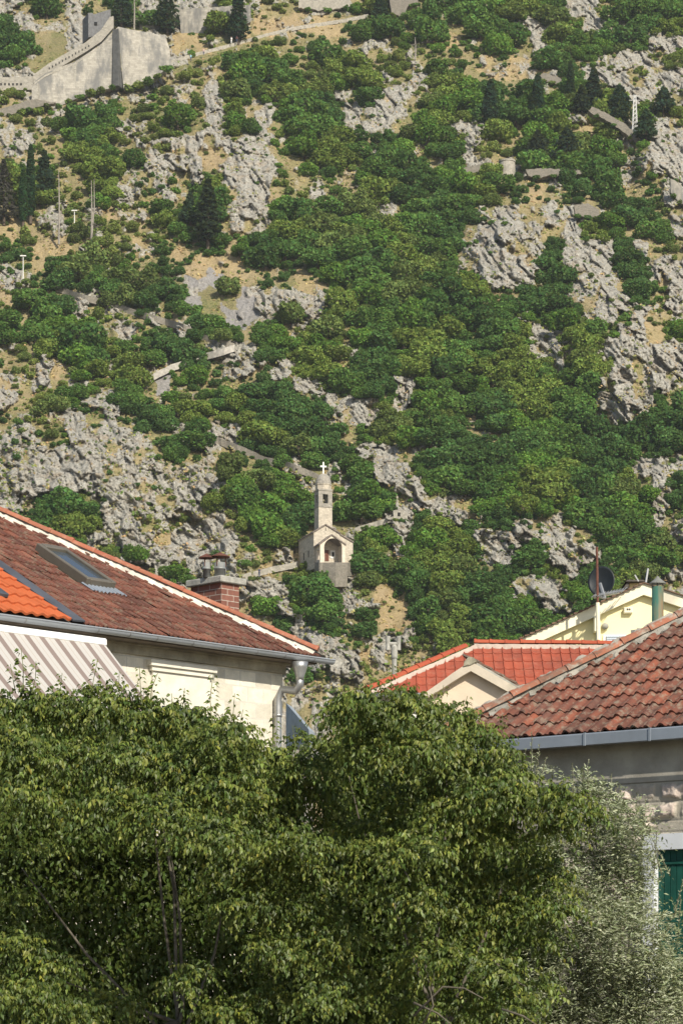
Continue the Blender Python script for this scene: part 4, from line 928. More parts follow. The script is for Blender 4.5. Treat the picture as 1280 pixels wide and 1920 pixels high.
m = MB(); caps(m, foot+Vector((0,0,.10)), foot+hipd*W+Vector((0,0,.10)), .10, .42, r=rr, flare=1.1); m.build('ridge_caps', M['cap_old'], ro)
m = MB(); mortar(m, foot+Vector((0,0,.06)), foot+hipd*W+Vector((0,0,.06)), Re*.9, .05, .20, .09, 5)
for k in range(60):
    p = foot+hipd*(rr.uniform(.1, 5.4))+Vector((0,0,.06)); s_ = rr.uniform(.03, .085); a_ = rr.uniform(0, 6); m.tube([p+Re*rr.uniform(-.06,.26)+Vector((0,0,-.05)), p+Re*rr.uniform(0,.2)+hipd*rr.uniform(.02,.10)+Vector((0,0,rr.uniform(-.04,.03)))], [s_, s_*.5], 5)
m.build('mortar', M['mortar_old'], ro, smooth=False)
m = MB(); gw = .13; A = HR(sL-.1, -gw-.01, -.155); L = sR-sL
m.prism([A, A+Vector((0,0,.135)), A+Rn*.012+Vector((0,0,.150)), A+Rn*.02+Vector((0,0,.135)), A+Rn*.02+Vector((0,0,.012)), A+Rn*gw+Vector((0,0,.012)), A+Rn*gw], Re*L); gt = m.build('gutter', M['zinc2'], ro)
m = MB()
for px in (1094, 1216): 
    s_ = (ray_plane(px, 1390, HR(0,-gw), Rn)-RO).dot(Re); m.box(HR(s_, -gw-.022, -.165), Re*.03, Rn*.03, (0,0,.165))
m.build('joint', M['zinc2'], gt)
# rough stone courses as displaced blocks
def wp(px, py): q_ = ray_plane(px, py, HR(0, OV), Rn); return (q_-RO).dot(Re), q_.z-RO.z
sA, sB = wp(1060, 1500)[0], wp(1300, 1500)[0]+.6; zT = -.64; zB = -2.9
ds = .016; S, Z = np.meshgrid(np.arange(sA, sB, ds), np.arange(zB, zT, ds)); cr_h = [.255,.25,.14,.26,.24,.27,.25,.25]
D = np.zeros(S.shape); BK = np.zeros(S.shape); zz = zT; rb = random.Random(12)
for h_ in cr_h:
    x = sA-.2
    while x < sB:
        w_ = rb.uniform(.28, .62); cxs = (S-x)/w_; czs = (Z-(zz-h_))/h_; ins = (cxs > 0) & (cxs < 1) & (czs >= 0) & (czs < 1)
        ed = np.minimum(np.minimum(cxs, 1-cxs)*w_, np.minimum(czs, 1-czs)*h_)+(fbm(S*9, Z*9, 4, 70)-.5)*.13
        k_ = np.clip((ed-.035)/.03, 0, 1)*(1 if rb.random() < .8 else .3); hgt = .012+.13*np.clip(fbm(S*6+x*9, Z*6, 4, 71+int(x*7) % 50)-.22, 0, 1)
        D = np.where(ins, k_*hgt, D); BK = np.where(ins, k_, BK)
        jn = ins & ((np.minimum(czs, 1-czs)*h_ < .007)); D = np.where(jn, -.015, D); x += w_
    zz -= h_
D = D+.006*fbm(S*30, Z*30, 3, 72); V = np.array(RO)+S[..., None]*np.array(Re)+(OV-.004-D)[..., None]*np.array(Rn)+Z[..., None]*np.array((0,0,1))
wfx = wp(1214, 1580); 
V = V.reshape(-1, 3)-np.array(worg(ro)); nr_, nc_ = S.shape; ix = np.arange(nr_*nc_).reshape(nr_, nc_); Fq = np.stack([ix[:-1,:-1], ix[:-1,1:], ix[1:,1:], ix[1:,:-1]], -1)
cs_ = S[:-1,:-1]; cz_ = Z[:-1,:-1]; okf = ~((cs_ > wfx[0]+.03) & (cz_ < wp(1240,1568)[1]-.02)); Fq = Fq[okf]
me = np_mesh('stone_courses', V, Fq, attrs={'rock': BK}); t = NT('rough pinkish stone'); c = t.mix(t.attr('rock'), (.36,.33,.27), t.mix(t.ramp(t.noise(7, None, 8), (.35, 0.0), (.65, 1.0)), (.42,.34,.29), (.68,.58,.50))); t.bump(t.noise(30, None, 8, .7), .6, .02)
link_mesh('stone_courses', me, t.done(c, .95), ro)
# window with green shutters
sW, zW = wp(1214, 1566); jw = .165; lh = .20; m = MB()
def rb_(mb, s0, s1, z0, z1, o0, o1, bev=0): mb.box(HR(s0, OV-o1, z0), Re*(s1-s0), Rn*(o1-o0), (0,0,z1-z0))
rb_(m, sW, sW+1.6, zW-lh, zW, -.2, .13); rb_(m, sW, sW+jw, zW-2.0, zW-lh, -.2, .128); rb_(m, sW+1.6-jw, sW+1.6, zW-2, zW-lh, -.2, .128)
wn = m.build('window', simple('white window surround', (.62,.64,.66), .6, var=.06, sc=3), ro)
m = MB(); a0_, a1_ = sW+jw, sW+1.6-jw; mid = (a0_+a1_)/2
for p0, p1 in ((a0_, mid-.005), (mid+.005, a1_)):
    rb_(m, p0, p1, zW-2, zW-lh, .002, .015)
    k = p0
    while k < p1-.05: rb_(m, k+.006, min(k+.085, p1), zW-lh-.14, zW-lh-.005, .014, .027); rb_(m, k+.006, min(k+.085, p1), zW-2, zW-lh-.20, .014, .027); k += .09
    rb_(m, p0+.005, p1-.005, zW-lh-.185, zW-lh-.155, .014, .045)
m.build('shutter', simple('dark green painted shutter', (.012,.075,.055), .5, var=.2, sc=5), wn)
gp = thing('flue_pipe', P(1232, 1182, 47), 'tall weathered green metal flue pipe with a conical hood', 'flue')
b = P(1232, 1230, 47); rr_ = 11/FP*47; t = NT('weathered green pipe'); co = t.coord((3,3,.5)); c = t.mix(t.ramp(t.noise(2.2, co, 7), (.42, 0.0), (.6, 1.0)), (.045,.13,.10), (.16,.155,.10)); c = t.mix(t.ramp(t.noise(1.7, t.coord((5,5,.4)), 5), (.56, 0.0), (.66, .8)), c, (.22,.13,.06)); pm = t.done(c, .6)
m = MB(); m.lathe(b, [(rr_,-1),(rr_,1.22)], 18); m.build('pipe', pm, gp, smooth=True)
m = MB(); m.lathe(b+Vector((0,0,1.27)), [(rr_*1.42,0),(rr_*1.42,.015),(rr_*.5,.09),(.01,.14)], 18)
for k in range(4): m.tube([b+Vector((math.cos(k*1.57)*rr_*.9, math.sin(k*1.57)*rr_*.9, 1.15)), b+Vector((math.cos(k*1.57)*rr_*.9, math.sin(k*1.57)*rr_*.9, 1.29))], .01, 4)
m.build('hood', simple('grey sheet hood', (.20,.20,.18), .6, .2, var=.3), gp)
m = MB(); m.box(P(1181, 1215, 42.5), Re*.42, Rn*.4, (0,0,.29)); tag(m.build('chimney_stub', M['conc'], loc=P(1181, 1215, 42.5), bevel=.01), 'low concrete chimney block behind the right hip ridge', 'chimney')

# ---------------- middle house with the clean red roof
mh = thing('middle_house', Vector((4, 66, 0)), 'house between the others with a clean red tiled hipped roof', 'house')
A = P(888, 1212, 66); B = P(1330, 1216, 66); d = 2.15; T = .66; e = Vector((1,0,0)); n = Vector((0,1,0)); up = (n+Vector((0,0,T))).normalized(); nrm = Vector((0,-T,1)).normalized()
ez = A.z-T*d; Oe = Vector((P(688, 1285, 66-d).x, 66-d, ez)); L = B.x-Oe.x
cut = Vector((A.x-Oe.x, d, 0)).cross(Vector((0,0,1))).normalized(); cut = cut if cut.x < 0 else -cut
m = tiles(Oe, e, up, nrm, 0, L, 6, .238, (d/up.y)/6+.001, 'seam', .022, .003, r=random.Random(2), lift=.02); m.build('roof_tiles', M['tile_m'], mh, cuts=[(Oe, cut), (A, (0,1,0))])
m = MB(); m.prism([Oe, Oe+e*L, Vector((B.x,66,A.z)), A], -nrm*.05); m.prism([A, Vector((B.x,66,A.z)), Vector((B.x,70,A.z-2.6)), Vector((Oe.x,70,A.z-2.6))], (0,0,-.05)); m.prism([A, Oe, Vector((Oe.x,70,A.z-2.6))], (0,0,-.05)); m.build('roof', simple('roof deck', (.2,.15,.12)), mh)
m = MB(); caps(m, A+Vector((0,0,.08)), B+Vector((0,0,.08)), .115, .38, flare=1.15); caps(m, Oe+Vector((0,0,.08)), A+Vector((0,0,.08)), .115, .42, flare=1.12); m.build('ridge_caps', M['cap_m'], mh)
m = MB(); mortar(m, A+Vector((0,-.11,-.02)), B+Vector((0,-.11,-.02)), Vector((0,-1,-.6)), .03, .05, .02, 2); mortar(m, Oe+Vector((0.1,-.06,0)), A+Vector((.1,-.06,0)), Vector((.5,-.9,-.2)), .03, .07, .02, 4); m.build('mortar', simple('pale mortar', (.44,.36,.30), var=.15, sc=4), mh)
m = MB(); m.prism([(Oe.x+.3, Oe.y+.35, 0), (B.x, Oe.y+.35, 0), (B.x, 69.6, 0), (Oe.x+.3, 69.6, 0)], (0,0,ez)); m.build('wall', simple('white render', (.66,.63,.57), var=.1, sc=1), mh)
m = arc_gutter(Oe+Vector((-.1,-.06,-.02)), e, L, -n, .08); m.build('gutter', M['zinc'], mh)
vp_ = thing('twin_vent_chimney', P(738, 1250, 69), 'grey concrete vent chimney with two upright side pipes', 'chimney')
m = MB(); b = P(739, 1275, 69); s_ = 69/FP; m.lathe(b, [(4.5*s_,0),(4.5*s_,40*s_),(6*s_,41*s_),(6*s_,62*s_),(3*s_,66*s_)], 12); 
m.build('shaft', M['conc'], vp_, smooth=False)
for x in (727, 747): m = MB(); m.lathe(P(x, 1219, 69), [(4.2*s_,0),(3.8*s_,10*s_),(4.6*s_,25*s_),(4.0*s_,26*s_)], 12); m.tube([P(x,1207,69), P(739,1207,69)], 3.2*s_, 8); m.build('side_pipe', M['conc'], vp_)

# ---------------- beige gable
go = thing('beige_gable', P(880, 1300, 55), 'small beige rendered gable end with mossy coping in front of the red roof', 'gable')
gO, ge, gn = frame(P(880, 1235, 55), R(-10))
def GP(px, py, dd=0): return ray_plane(px, py, gO+gn*dd, gn)
def gpr(mb, pts, d0, d1): mb.prism([GP(x, y, d0) for x, y in pts], gn*(d1-d0))
M['beige'] = simple('beige render', (.68,.56,.42), var=.08, sc=1.6, bump=.01, dirt=(.58,.48,.36)); m = MB()
gpr(m, [(790,1420),(790,1302),(882,1250),(1010,1322),(1030,1420)], .20, 4); m.build('wall', M['beige'], go)
m = MB(); gpr(m, [(770,1318),(806,1292),(832,1274),(845,1264),(866,1250),(882,1240),(882,1258),(866,1267),(795,1312),(780,1326)], 0, .45); gpr(m, [(882,1240),(1002,1308),(1012,1324),(1000,1324),(882,1258)], 0.003, .45)
m.build('gable_trim', simple('pale cracked trim', (.55,.48,.38), var=.12, sc=2, bump=.01, dirt=(.25,.22,.16)), go)
m = MB(); gpr(m, [(868,1249),(870,1240),(878,1231),(888,1233),(893,1240),(882,1246)], -.03, .6); m.build('apex_block', simple('mossy apex block', (.33,.30,.22), var=.35, sc=6, bump=.03), go)
q0 = GP(886, 1238, .1); q1 = GP(1010, 1309, .1); dn = (q1-q0); Ld = dn.length; dn.normalize(); rn_ = dn.cross(gn).normalized(); rn_ = rn_ if rn_.z > 0 else -rn_
m = tiles(q1, gn, -dn, rn_, 0, 4, int(Ld/.3)+1, .2, .3, 'roll', .04, .012, r=random.Random(9), lift=.0); m.build('roof_tiles', tile_mat('lichened brown tiles', [(.15,.09,.06),(.20,.12,.08),(.12,.08,.06)], (.24,.22,.17), (.07,.055,.045), .9, 6), go)
m = MB(); m.prism([q0, q1, q1+gn*4, q0+gn*4], -rn_*.05); a_ = GP(790,1303,.1); m.prism([q0, a_, a_+gn*4, q0+gn*4], (0,0,-.05)); m.build('roof', M['conc'], go)

# ---------------- yellow house
yo = thing('yellow_house', P(1150, 1200, 80)-Vector((0,0,P(1150,1200,80).z)), 'pale yellow rendered house with a wide gable at the right', 'house')
Y0 = 80
def ypr(mb, pts, y0, y1): mb.prism([P(x, y, Y0)+Vector((0, y0, 0)) for x, y in pts], (0, y1-y0, 0))
M['yellow'] = simple('pale yellow render', (.84,.76,.44), var=.04, sc=.8); M['ycream'] = simple('cream painted barge board', (.80,.75,.56), var=.08, sc=2, dirt=(.42,.39,.31))
m = MB(); ypr(m, [(985,1420),(985,1206),(1206,1104),(1330,1146),(1330,1420)], .22, 9); m.build('wall', M['yellow'], yo)
m = MB(); ypr(m, [(960,1206),(1206,1094),(1206,1115),(1004,1206)], 0, .12); ypr(m, [(1206,1094),(1330,1134),(1330,1156),(1206,1115)], .002, .12); m.build('barge_board', M['ycream'], yo)
m = MB(); ypr(m, [(962,1204.5),(1206,1093.5),(1330,1134),(1330,1137),(1206,1096.6),(969,1204.5)], .13, 9); m.build('soffit', M['yellow'], yo)
m = MB(); ypr(m, [(955,1205.5),(1206,1092),(1332,1133),(1332,1134.6),(1206,1093.8),(960,1205.5)], -.08, 9.2)
for k in range(24): x = 962+k*10.2; y = 1203-(x-962)*.452; ypr(m, [(x,y+.6),(x,y-2.4),(x+6,y-3.6),(x+6,y-.6)], -.12, 9.2)
m.build('roof', simple('brown roof edge tiles', (.16,.10,.07), var=.4, sc=5), yo)
m = MB(); ypr(m, [(1181,1198),(1181,1182),(1181,1182),(1181,1198)], .4, .5) if False else None
ypr(m, [(1112,1186),(1112,1158),(1119,1155),(1119,1186)], -.35, .23); ypr(m, [(1119,1206),(1119,1148),(1125,1146),(1125,1206)], .02, .23); m.build('bracket', M['ycream'], yo)
m = MB(); ypr(m, [(1169,1149),(1169,1138),(1186,1138),(1186,1149)], .05, .23); vb = m.build('vent_box', M['ycream'], yo, bevel=.02); m = MB()
for x in (1174.5, 1178.5): ypr(m, [(x,1143.5),(x,1140.5),(x+2.6,1140.5),(x+2.6,1143.5)], .04, .08)
m.build('vent_hole', M['dark'], vb)
m = MB(); c_ = P(1134, 1173, Y0)+Vector((0,.12,0)); m.lathe(c_-Vector((0,0,.09)), [(.06,0),(.11,.05),(.11,.13),(.05,.18)], 12, sx=1); m.build('wall_lamp', simple('grey wall lamp', (.32,.31,.27)), yo, smooth=True)
m = MB(); ypr(m, [(1131,1230),(1131,1189),(1200,1189),(1200,1230)], .17, .23); ww_ = m.build('window', M['white'], yo); m = MB()
for k in range(9): ypr(m, [(1137,1193.4+k*3.6),(1137,1191+k*3.6),(1196,1191+k*3.6),(1196,1193.4+k*3.6)], .11, .19)
m.build('shutter', simple('pale blue slats', (.50,.56,.62), .5, var=.05), ww_)
# chimney behind its ridge
yc = thing('yellow_chimney', P(1186, 1110, 84), 'small yellow chimney with dark slab behind the yellow gable peak', 'chimney')
m = MB(); m.prism([P(1179,1130,84), P(1179,1090,84), P(1199,1090,84), P(1199,1130,84)], (0,.7,0)); m.build('stack', M['yellow'], yc)
m = MB(); m.prism([P(1172,1090,83.6), P(1176,1087,83.6), P(1206,1087,83.6), P(1208,1090,83.6)], (0,1.3,0)); m.prism([P(1168,1103,83.7), P(1176,1089,83.7), P(1179,1089,83.7), P(1177,1103,83.7)], (0,1.1,0)); m.build('cap_slab', simple('dark slab', (.09,.08,.07)), yc)
m = MB(); m.tube([P(1196,1090,83), P(1189,1078,83)], .03, 5); m.tube([P(1210,1092,83), P(1214,1066,83)], .035, 5)
tag(m.build('antenna_stub', M['alu'], loc=P(1210,1092,83)), 'two thin pale antenna rods on the peak of the yellow house', 'antenna')
# mast, dish, yagi
ms = thing('antenna_mast', P(1119, 1150, 78.5), 'rusty antenna mast with white lower pipe on the yellow house', 'mast')
m = MB(); m.tube([P(1119.5,1130,78.5), P(1118,1026,78.5)], .038, 8); m.build('upper_pole', M['rust'], ms); m = MB(); m.tube([P(1121.5,1230,78.5), P(1119.5,1130,78.5)], .06, 8); m.build('lower_pole', M['ycream'], ms)
m = MB(); a_ = P(1112,1117,78.4); b_ = P(1168,1107,79.5); m.tube([a_, b_], .03, 5)
for k in range(11): q_ = a_+(b_-a_)*(k/10); w_ = .55-.02*k; m.tube([q_-Vector((.1,w_*.6,.1)), q_+Vector((.12,w_*.6,.12))], .015, 4)
m.tube([P(1112,1121,78.5), P(1160,1112,79.3)], .02, 4); m.build('yagi_antenna', M['alu'], ms)
ds_ = thing('satellite_dish', P(1126, 1118, 79), 'black oval satellite dish beside the rusty mast', 'satellite dish')
c_ = P(1126, 1089.5, 79.2); nd = Vector((-.35, -.9, .12)).normalized(); sx_ = nd.cross(Vector((0,0,1))).normalized(); sy_ = sx_.cross(nd).normalized(); m = MB(); NR, NA = 7, 32; vs = []
rx_, ry_ = .41, .46
for sgn in (0, 1):
    for i in range(NR+1):
        t_ = i/NR
        for k in range(NA): a = 2*math.pi*k/NA; vs.append(c_+sx_*math.cos(a)*rx_*t_+sy_*math.sin(a)*ry_*t_+nd*(.11*(t_*t_-1)-.02*sgn))
fs = []
for sgn in (0, 1):
    o_ = sgn*(NR+1)*NA; fs += [(o_+i*NA+k, o_+i*NA+(k+1) % NA, o_+(i+1)*NA+(k+1) % NA, o_+(i+1)*NA+k) for i in range(NR) for k in range(NA)]
o_ = NR*NA; o2 = (2*NR+1)*NA; fs += [(o_+k, o_+(k+1) % NA, o2+(k+1) % NA, o2+k) for k in range(NA)]; m.add(vs, fs)
M['black'] = simple('black dish', (.018,.022,.026), .45, var=.2); m.build('reflector', M['black'], ds_, smooth=True)
m = MB(); m.tube([c_-sy_*.44+nd*.0, c_-sy_*.52+nd*.5, c_-sy_*.38+nd*.62], .02, 6); m.tube([P(1124,1094,78.9), P(1133,1122,78.7)], .05, 6); m.tube([P(1133,1122,78.7), P(1121,1118,78.6)], .035, 6); m.build('feed_arm', M['alu'], ds_)

# ================================================================== NEAR: trees
def leaves(base, ax, up_, L, Wd, r, curl=.25):
    """leaf blades: base point, axis, face normal, length, width"""
    ax = unit(ax); sd_ = unit(np.cross(ax, up_)); nn_ = np.cross(sd_, ax); L = L[:, None]; Wd = Wd[:, None]; n = len(base)
    mid = base+ax*L*.42; tip = base+ax*L-nn_*L*curl
    q = np.stack([base, mid-sd_*Wd*.5+nn_*Wd*.16, mid-nn_*L*.02, mid+sd_*Wd*.5+nn_*Wd*.16, tip], 1).reshape(-1, 3)
    i = np.arange(n)[:, None]*5
    f = np.concatenate([i+[0,1,2], i+[0,2,3], i+[1,4,2], i+[2,4,3]], 0); return q, f
def spray_crown(clumps, dens, r, nl=11, tl=.27, LL=.054, WW=.026, Y0=27.6, droop=.75, flat=.75, under=.12):
    C_, R_, n_ = [], [], []
    for c in clumps:
        Yc = Y0+(c[3] if len(c) > 3 else 0)+r.uniform(-.5, .35); rad = c[2]*r.uniform(.72, 1.02)/FP*Yc; C_.append(P(c[0], c[1], Yc)); R_.append(rad); n_.append(int(dens*rad*rad*(c[4] if len(c) > 4 else 1))+3)
    C_ = np.repeat(np.array(C_), n_, 0); R_ = np.repeat(R_, n_)[:, None]; N = len(C_); d = sphere(N, r); d[:, 1] = -np.abs(d[:, 1])*np.where(r.uniform(0, 1, N) < .75, 1, -1); d[:, 2] = np.where(d[:, 2] < -.15, np.where(r.uniform(0, 1, N) < under, d[:, 2], -d[:, 2]), d[:, 2]); d = unit(d)
    p0 = C_+d*R_*r.uniform(.45, .95, (N, 1))*[1, 1, flat]
    dr_ = unit(d*[.7,.7,.45]+r.normal(0, .38, (N, 3))+[0, 0, .05]); tl_ = tl*r.uniform(.6, 1.3, (N, 1))
    bs, ax_ = [], []
    for k in range(nl):
        t_ = (k+.6)/nl; pos = p0+dr_*tl_*t_+np.array([0, 0, -1])*tl_*t_*t_*.45; tg = unit(dr_+np.array([0, 0, -.9*t_])); s_ = unit(np.cross(tg, [0, 0, 1])+1e-6)*(1 if k % 2 else -1)
        if k == nl-1: s_ = s_*0
        bs.append(pos); ax_.append(unit(tg*.45+s_*.75+np.array([0, 0, -droop])+r.normal(0, .22, (N, 3))))
    bs = np.concatenate(bs); ax_ = np.concatenate(ax_); M_ = len(bs); upv = unit(np.array([.15, -.35, .9])+r.normal(0, .45, (M_, 3)))
    sz_ = r.uniform(.5, 1.4, M_); col_id = np.tile(r.uniform(0, 1, N), nl)
    q_, f = leaves(bs, ax_, upv, LL*sz_, WW*sz_*r.uniform(.85, 1.2, M_), r); return q_, f, col_id, p0, dr_, tl_
def limb_mesh(name, parent, paths, mat):
    m = MB()
    for pts, r0, r1 in paths: k = len(pts); m.tube(pts, [r0+(r1-r0)*i/(k-1) for i in range(k)], 7)
    return m.build(name, mat, parent, smooth=True)
lc = np.array([(.078,.112,.023), (.105,.138,.027), (.155,.185,.038), (.054,.082,.019), (.22,.21,.03)])
def hackberry(name, base_px, Yb, clumps, label, seed, dens, shoots=(), sil=(), fill=None, limbs=()):
    r = np.random.default_rng(seed); rp = random.Random(seed); b = Vector((P(base_px, 0, Yb).x, Yb, 0)); o = thing(name, b, label, 'tree', None)
    q_, f, cid, *_ = spray_crown(clumps, dens, r); ci = np.minimum((cid*4).astype(int), 3); ci = np.where(r.uniform(0, 1, len(ci)) < .012, 4, ci)
    col = np.repeat(lc[ci]*r.uniform(.75, 1.25, (len(ci), 1)), 5, 0); Q, FF, CO = [q_], [f], [col]; k = len(q_)
    if fill:
        for (x0, y0, x1, y1, ya, yb, nn) in fill:
            ys = r.uniform(ya, yb, nn); xx = r.uniform(x0, x1, nn); yy = r.uniform(y0, y1, nn)
            cl_ = fbm(xx/60, yy/60, 3, seed+3); tx_, ty_ = zip(*sil); kp_ = (cl_ > .13) & (yy > np.interp(xx, tx_, ty_)+r.uniform(0, 45, nn)) & (xx < x1-60*r.uniform(0, 1, nn)**2); ys, xx, yy = ys[kp_], xx[kp_], yy[kp_]
            bs = np.stack([(xx-640)/FP*ys, ys, EYE+(HZ-yy)/FP*ys], 1); n_ = len(bs); sz_ = r.uniform(.8, 1.4, n_)
            q_, f = leaves(bs, np.array([0, 0, -.8])+r.normal(0, .6, (n_, 3)), r.normal(0, .6, (n_, 3))+[0, -.3, .7], .065*sz_, .036*sz_, r)
            Q.append(q_); FF.append(f+k); k += len(q_); CO.append(np.tile(lc[0]*.9, (len(q_), 1)))
    st = MB()
    for (px, yt, yb_, lean) in shoots:
        Y = Yb-1.6+rp.uniform(-.3, .3); a = P(px, yb_, Y); t_ = P(px+lean, yt, Y); st.tube([a, a*.5+t_*.5+Vector((rp.uniform(-.03,.03),0,0)), t_], [.006,.004,.003], 5)
        Lh = (t_-a).length; nn = int(Lh/.016)+3; u_ = (np.arange(nn)+.5)/nn; bs = np.array(a)+(np.array(t_)-np.array(a))*u_[:, None]; an = r.uniform(0, 6.28, nn)
        axs = np.stack([np.cos(an), np.sin(an)*.8, -.35-.3*u_+.4], 1); sz_ = r.uniform(.7, 1.25, nn)*(1.15-.35*u_)
        bs = bs+unit(axs)*.02; q_, f = leaves(bs, axs, np.array([.2,-.4,.9])+r.normal(0, .4, (nn, 3)), .068*sz_, .040*sz_, r); Q.append(q_); FF.append(f+k); k += len(q_); CO.append(np.tile(lc[1]*1.1, (len(q_), 1)))
    Q = np.concatenate(Q)-np.array(b); me = np_mesh('crown', Q, np.concatenate(FF), tint=np.concatenate(CO)); link_mesh('crown', me, M['leaf_fg'], o)
    if shoots: st.build('shoots', M['leaf_stem'], o)['kind'] = 'stuff'
    limb_mesh('trunk', o, [([b-Vector((0,0,.3)), b+Vector((.05,0,1.0)), b+Vector((-.05,.1,1.5))], .13, .08)], M['bark'])
    lp = []
    for c in clumps[3::7]:
        cpt = P(c[0], c[1], 29.1); s_ = b+Vector((0,.1,rp.uniform(1.0, 1.5))); mid = s_*.5+cpt*.5+Vector((rp.uniform(-.15,.15), .35, rp.uniform(-.1,.25))); k1_ = s_*.75+mid*.25+Vector((rp.uniform(-.12,.12),.1,rp.uniform(-.05,.1))); k2_ = mid*.5+cpt*.5+Vector((rp.uniform(-.1,.1),.15,rp.uniform(-.1,.1))); lp.append(([s_, k1_, mid, k2_, cpt*.85+mid*.15], .026, .006))
    for pts in limbs: limb_mesh('bare_branch', o, [([P(x, y, Y) for x, y, Y in pts], .014, .005)], M['bark_fg'])
    limb_mesh('limbs', o, lp, M['bark_fg']); print(name, len(me.polygons)); return o
M['leaf_fg'] = foliage('hackberry leaves', False, trans=.25, var=.30, gloss=.02)
M['leaf_stem'] = simple('young green stem', (.14,.16,.06)); M['bark_fg'] = simple('grey bark', (.12,.105,.08), var=.35, sc=12, bump=.01)
CL1 = [(40,1345,62),(110,1335,62),(190,1342,66),(270,1352,66),(345,1372,66),(420,1400,70,-0.4),(490,1440,70),(548,1490,60),(55,1425,72,-0.4),(150,1435,78,-0.4),(240,1445,78,-0.4),(330,1462,80,-0.4),(420,1492,82,-0.4),(500,1545,78),
 (25,1505,58,-1.0),(100,1525,50,-1.0),(225,1525,66,-1.0),(310,1548,76,-1.0),(400,1580,82,-1.0),(490,1622,82),(560,1592,62),(605,1650,56),(470,1705,72),(550,1722,70),(425,1660,58),(620,1765,46),(560,1805,62),(505,1785,46),(640,1840,46),(600,1885,52),
 (35,1785,46,0.3),(85,1825,58,0.3),(55,1885,68,0.2),(135,1905,52,0.3),(20,1700,24,0.4),(335,1855,40,0.5),(370,1825,34,0.5),(225,1895,40,0.6),(185,1865,26,0.7),(500,1880,50,0.3),(420,1905,40,0.7),(20,1400,50,-0.4),(-30,1450,70,-0.4),(-40,1350,60),(-20,1850,60,0.2),
 (20,1600,30,0.2,0.5),(110,1600,34,0.4,0.4),(578,1405,32),(600,1440,38,.3),(572,1450,42),(612,1495,42,.4),(625,1545,46,.4)]
CL2 = [(640,1350,46,-0.6),(695,1335,56,-0.6),(765,1345,62,-0.6),(838,1372,62),(900,1412,62),(955,1455,48),(700,1412,56,-0.6),(782,1425,68,-0.6),(862,1462,70),(932,1502,68,-0.5),(1000,1512,56,-0.5),(1056,1505,40,-0.5),(1088,1532,36,-0.5),(1040,1560,46,-0.5),
 (775,1505,58),(845,1545,72,-0.5),(915,1580,54),(722,1562,50),(690,1610,50,-0.5),(782,1608,68,-0.5),(855,1645,72),(925,1655,46),(1008,1640,38),(1045,1665,32),(1035,1720,40),(975,1722,52),(900,1732,72),(822,1722,72),(765,1685,50,-0.5),(1005,1772,36),(868,1812,66),(938,1822,38),
 (800,1795,48),(895,1872,40,0.2),(760,1845,30,0.3),(955,1892,46,0.3),(830,1905,40,0.3),(685,1875,32,0.4),(640,1415,36,0.0,0.8),(960,1595,30,1.0,0.4),(740,1900,36,0.9,0.5),(1000,1860,40,0.5,0.6)]
hackberry('hackberry_tree', 330, 29.2, CL1, 'big leafy green tree filling the lower left of the view', 21, 1700,
 shoots=[(44,1215,1290,-4),(30,1245,1300,-10),(60,1240,1300,8),(112,1262,1310,5),(172,1235,1320,12),(268,1250,1330,-6),(282,1262,1320,14),(228,1258,1320,-4),(398,1262,1360,2),(430,1300,1370,10),(340,1290,1340,6),(330,1300,1350,-8),(448,1330,1400,8),(510,1345,1410,6),(552,1360,1430,-4)],
 sil=[(-60,1330),(0,1315),(100,1300),(300,1330),(420,1360),(500,1410),(560,1450),(600,1510),(660,1570)], fill=[(-60,1330,560,1600,30.0,32.0,50000), (-60,1560,660,1960,30.2,32.6,80000)])
hackberry('hackberry_tree', 820, 29.4, CL2, 'big leafy green tree right of centre beneath the tiled roofs', 22, 1650,
 shoots=[(735,1245,1310,2),(760,1278,1330,6),(690,1290,1340,-6),(825,1285,1350,6),(862,1305,1370,14),(640,1310,1370,-4),(935,1340,1420,6),(1050,1455,1520,10),(880,1330,1380,16)],
 sil=[(600,1420),(640,1350),(700,1315),(800,1345),(900,1405),(960,1450),(1010,1500),(1080,1550)], fill=[(610,1330,960,1600,30.0,31.8,34000), (600,1560,1050,1960,30.2,32.4,60000)],
 limbs=[[(775,1905,27.3),(830,1850,27.2),(870,1853,27.1),(905,1872,27.0)],[(790,1925,27.2),(812,1885,27.1),(806,1855,27.1)],[(925,1800,27.2),(950,1830,27.1),(985,1850,27.1)],[(940,1892,27.1),(980,1905,27.0),(1010,1925,27.0)],[(775,1880,27.3),(820,1900,27.2),(850,1925,27.1)]])
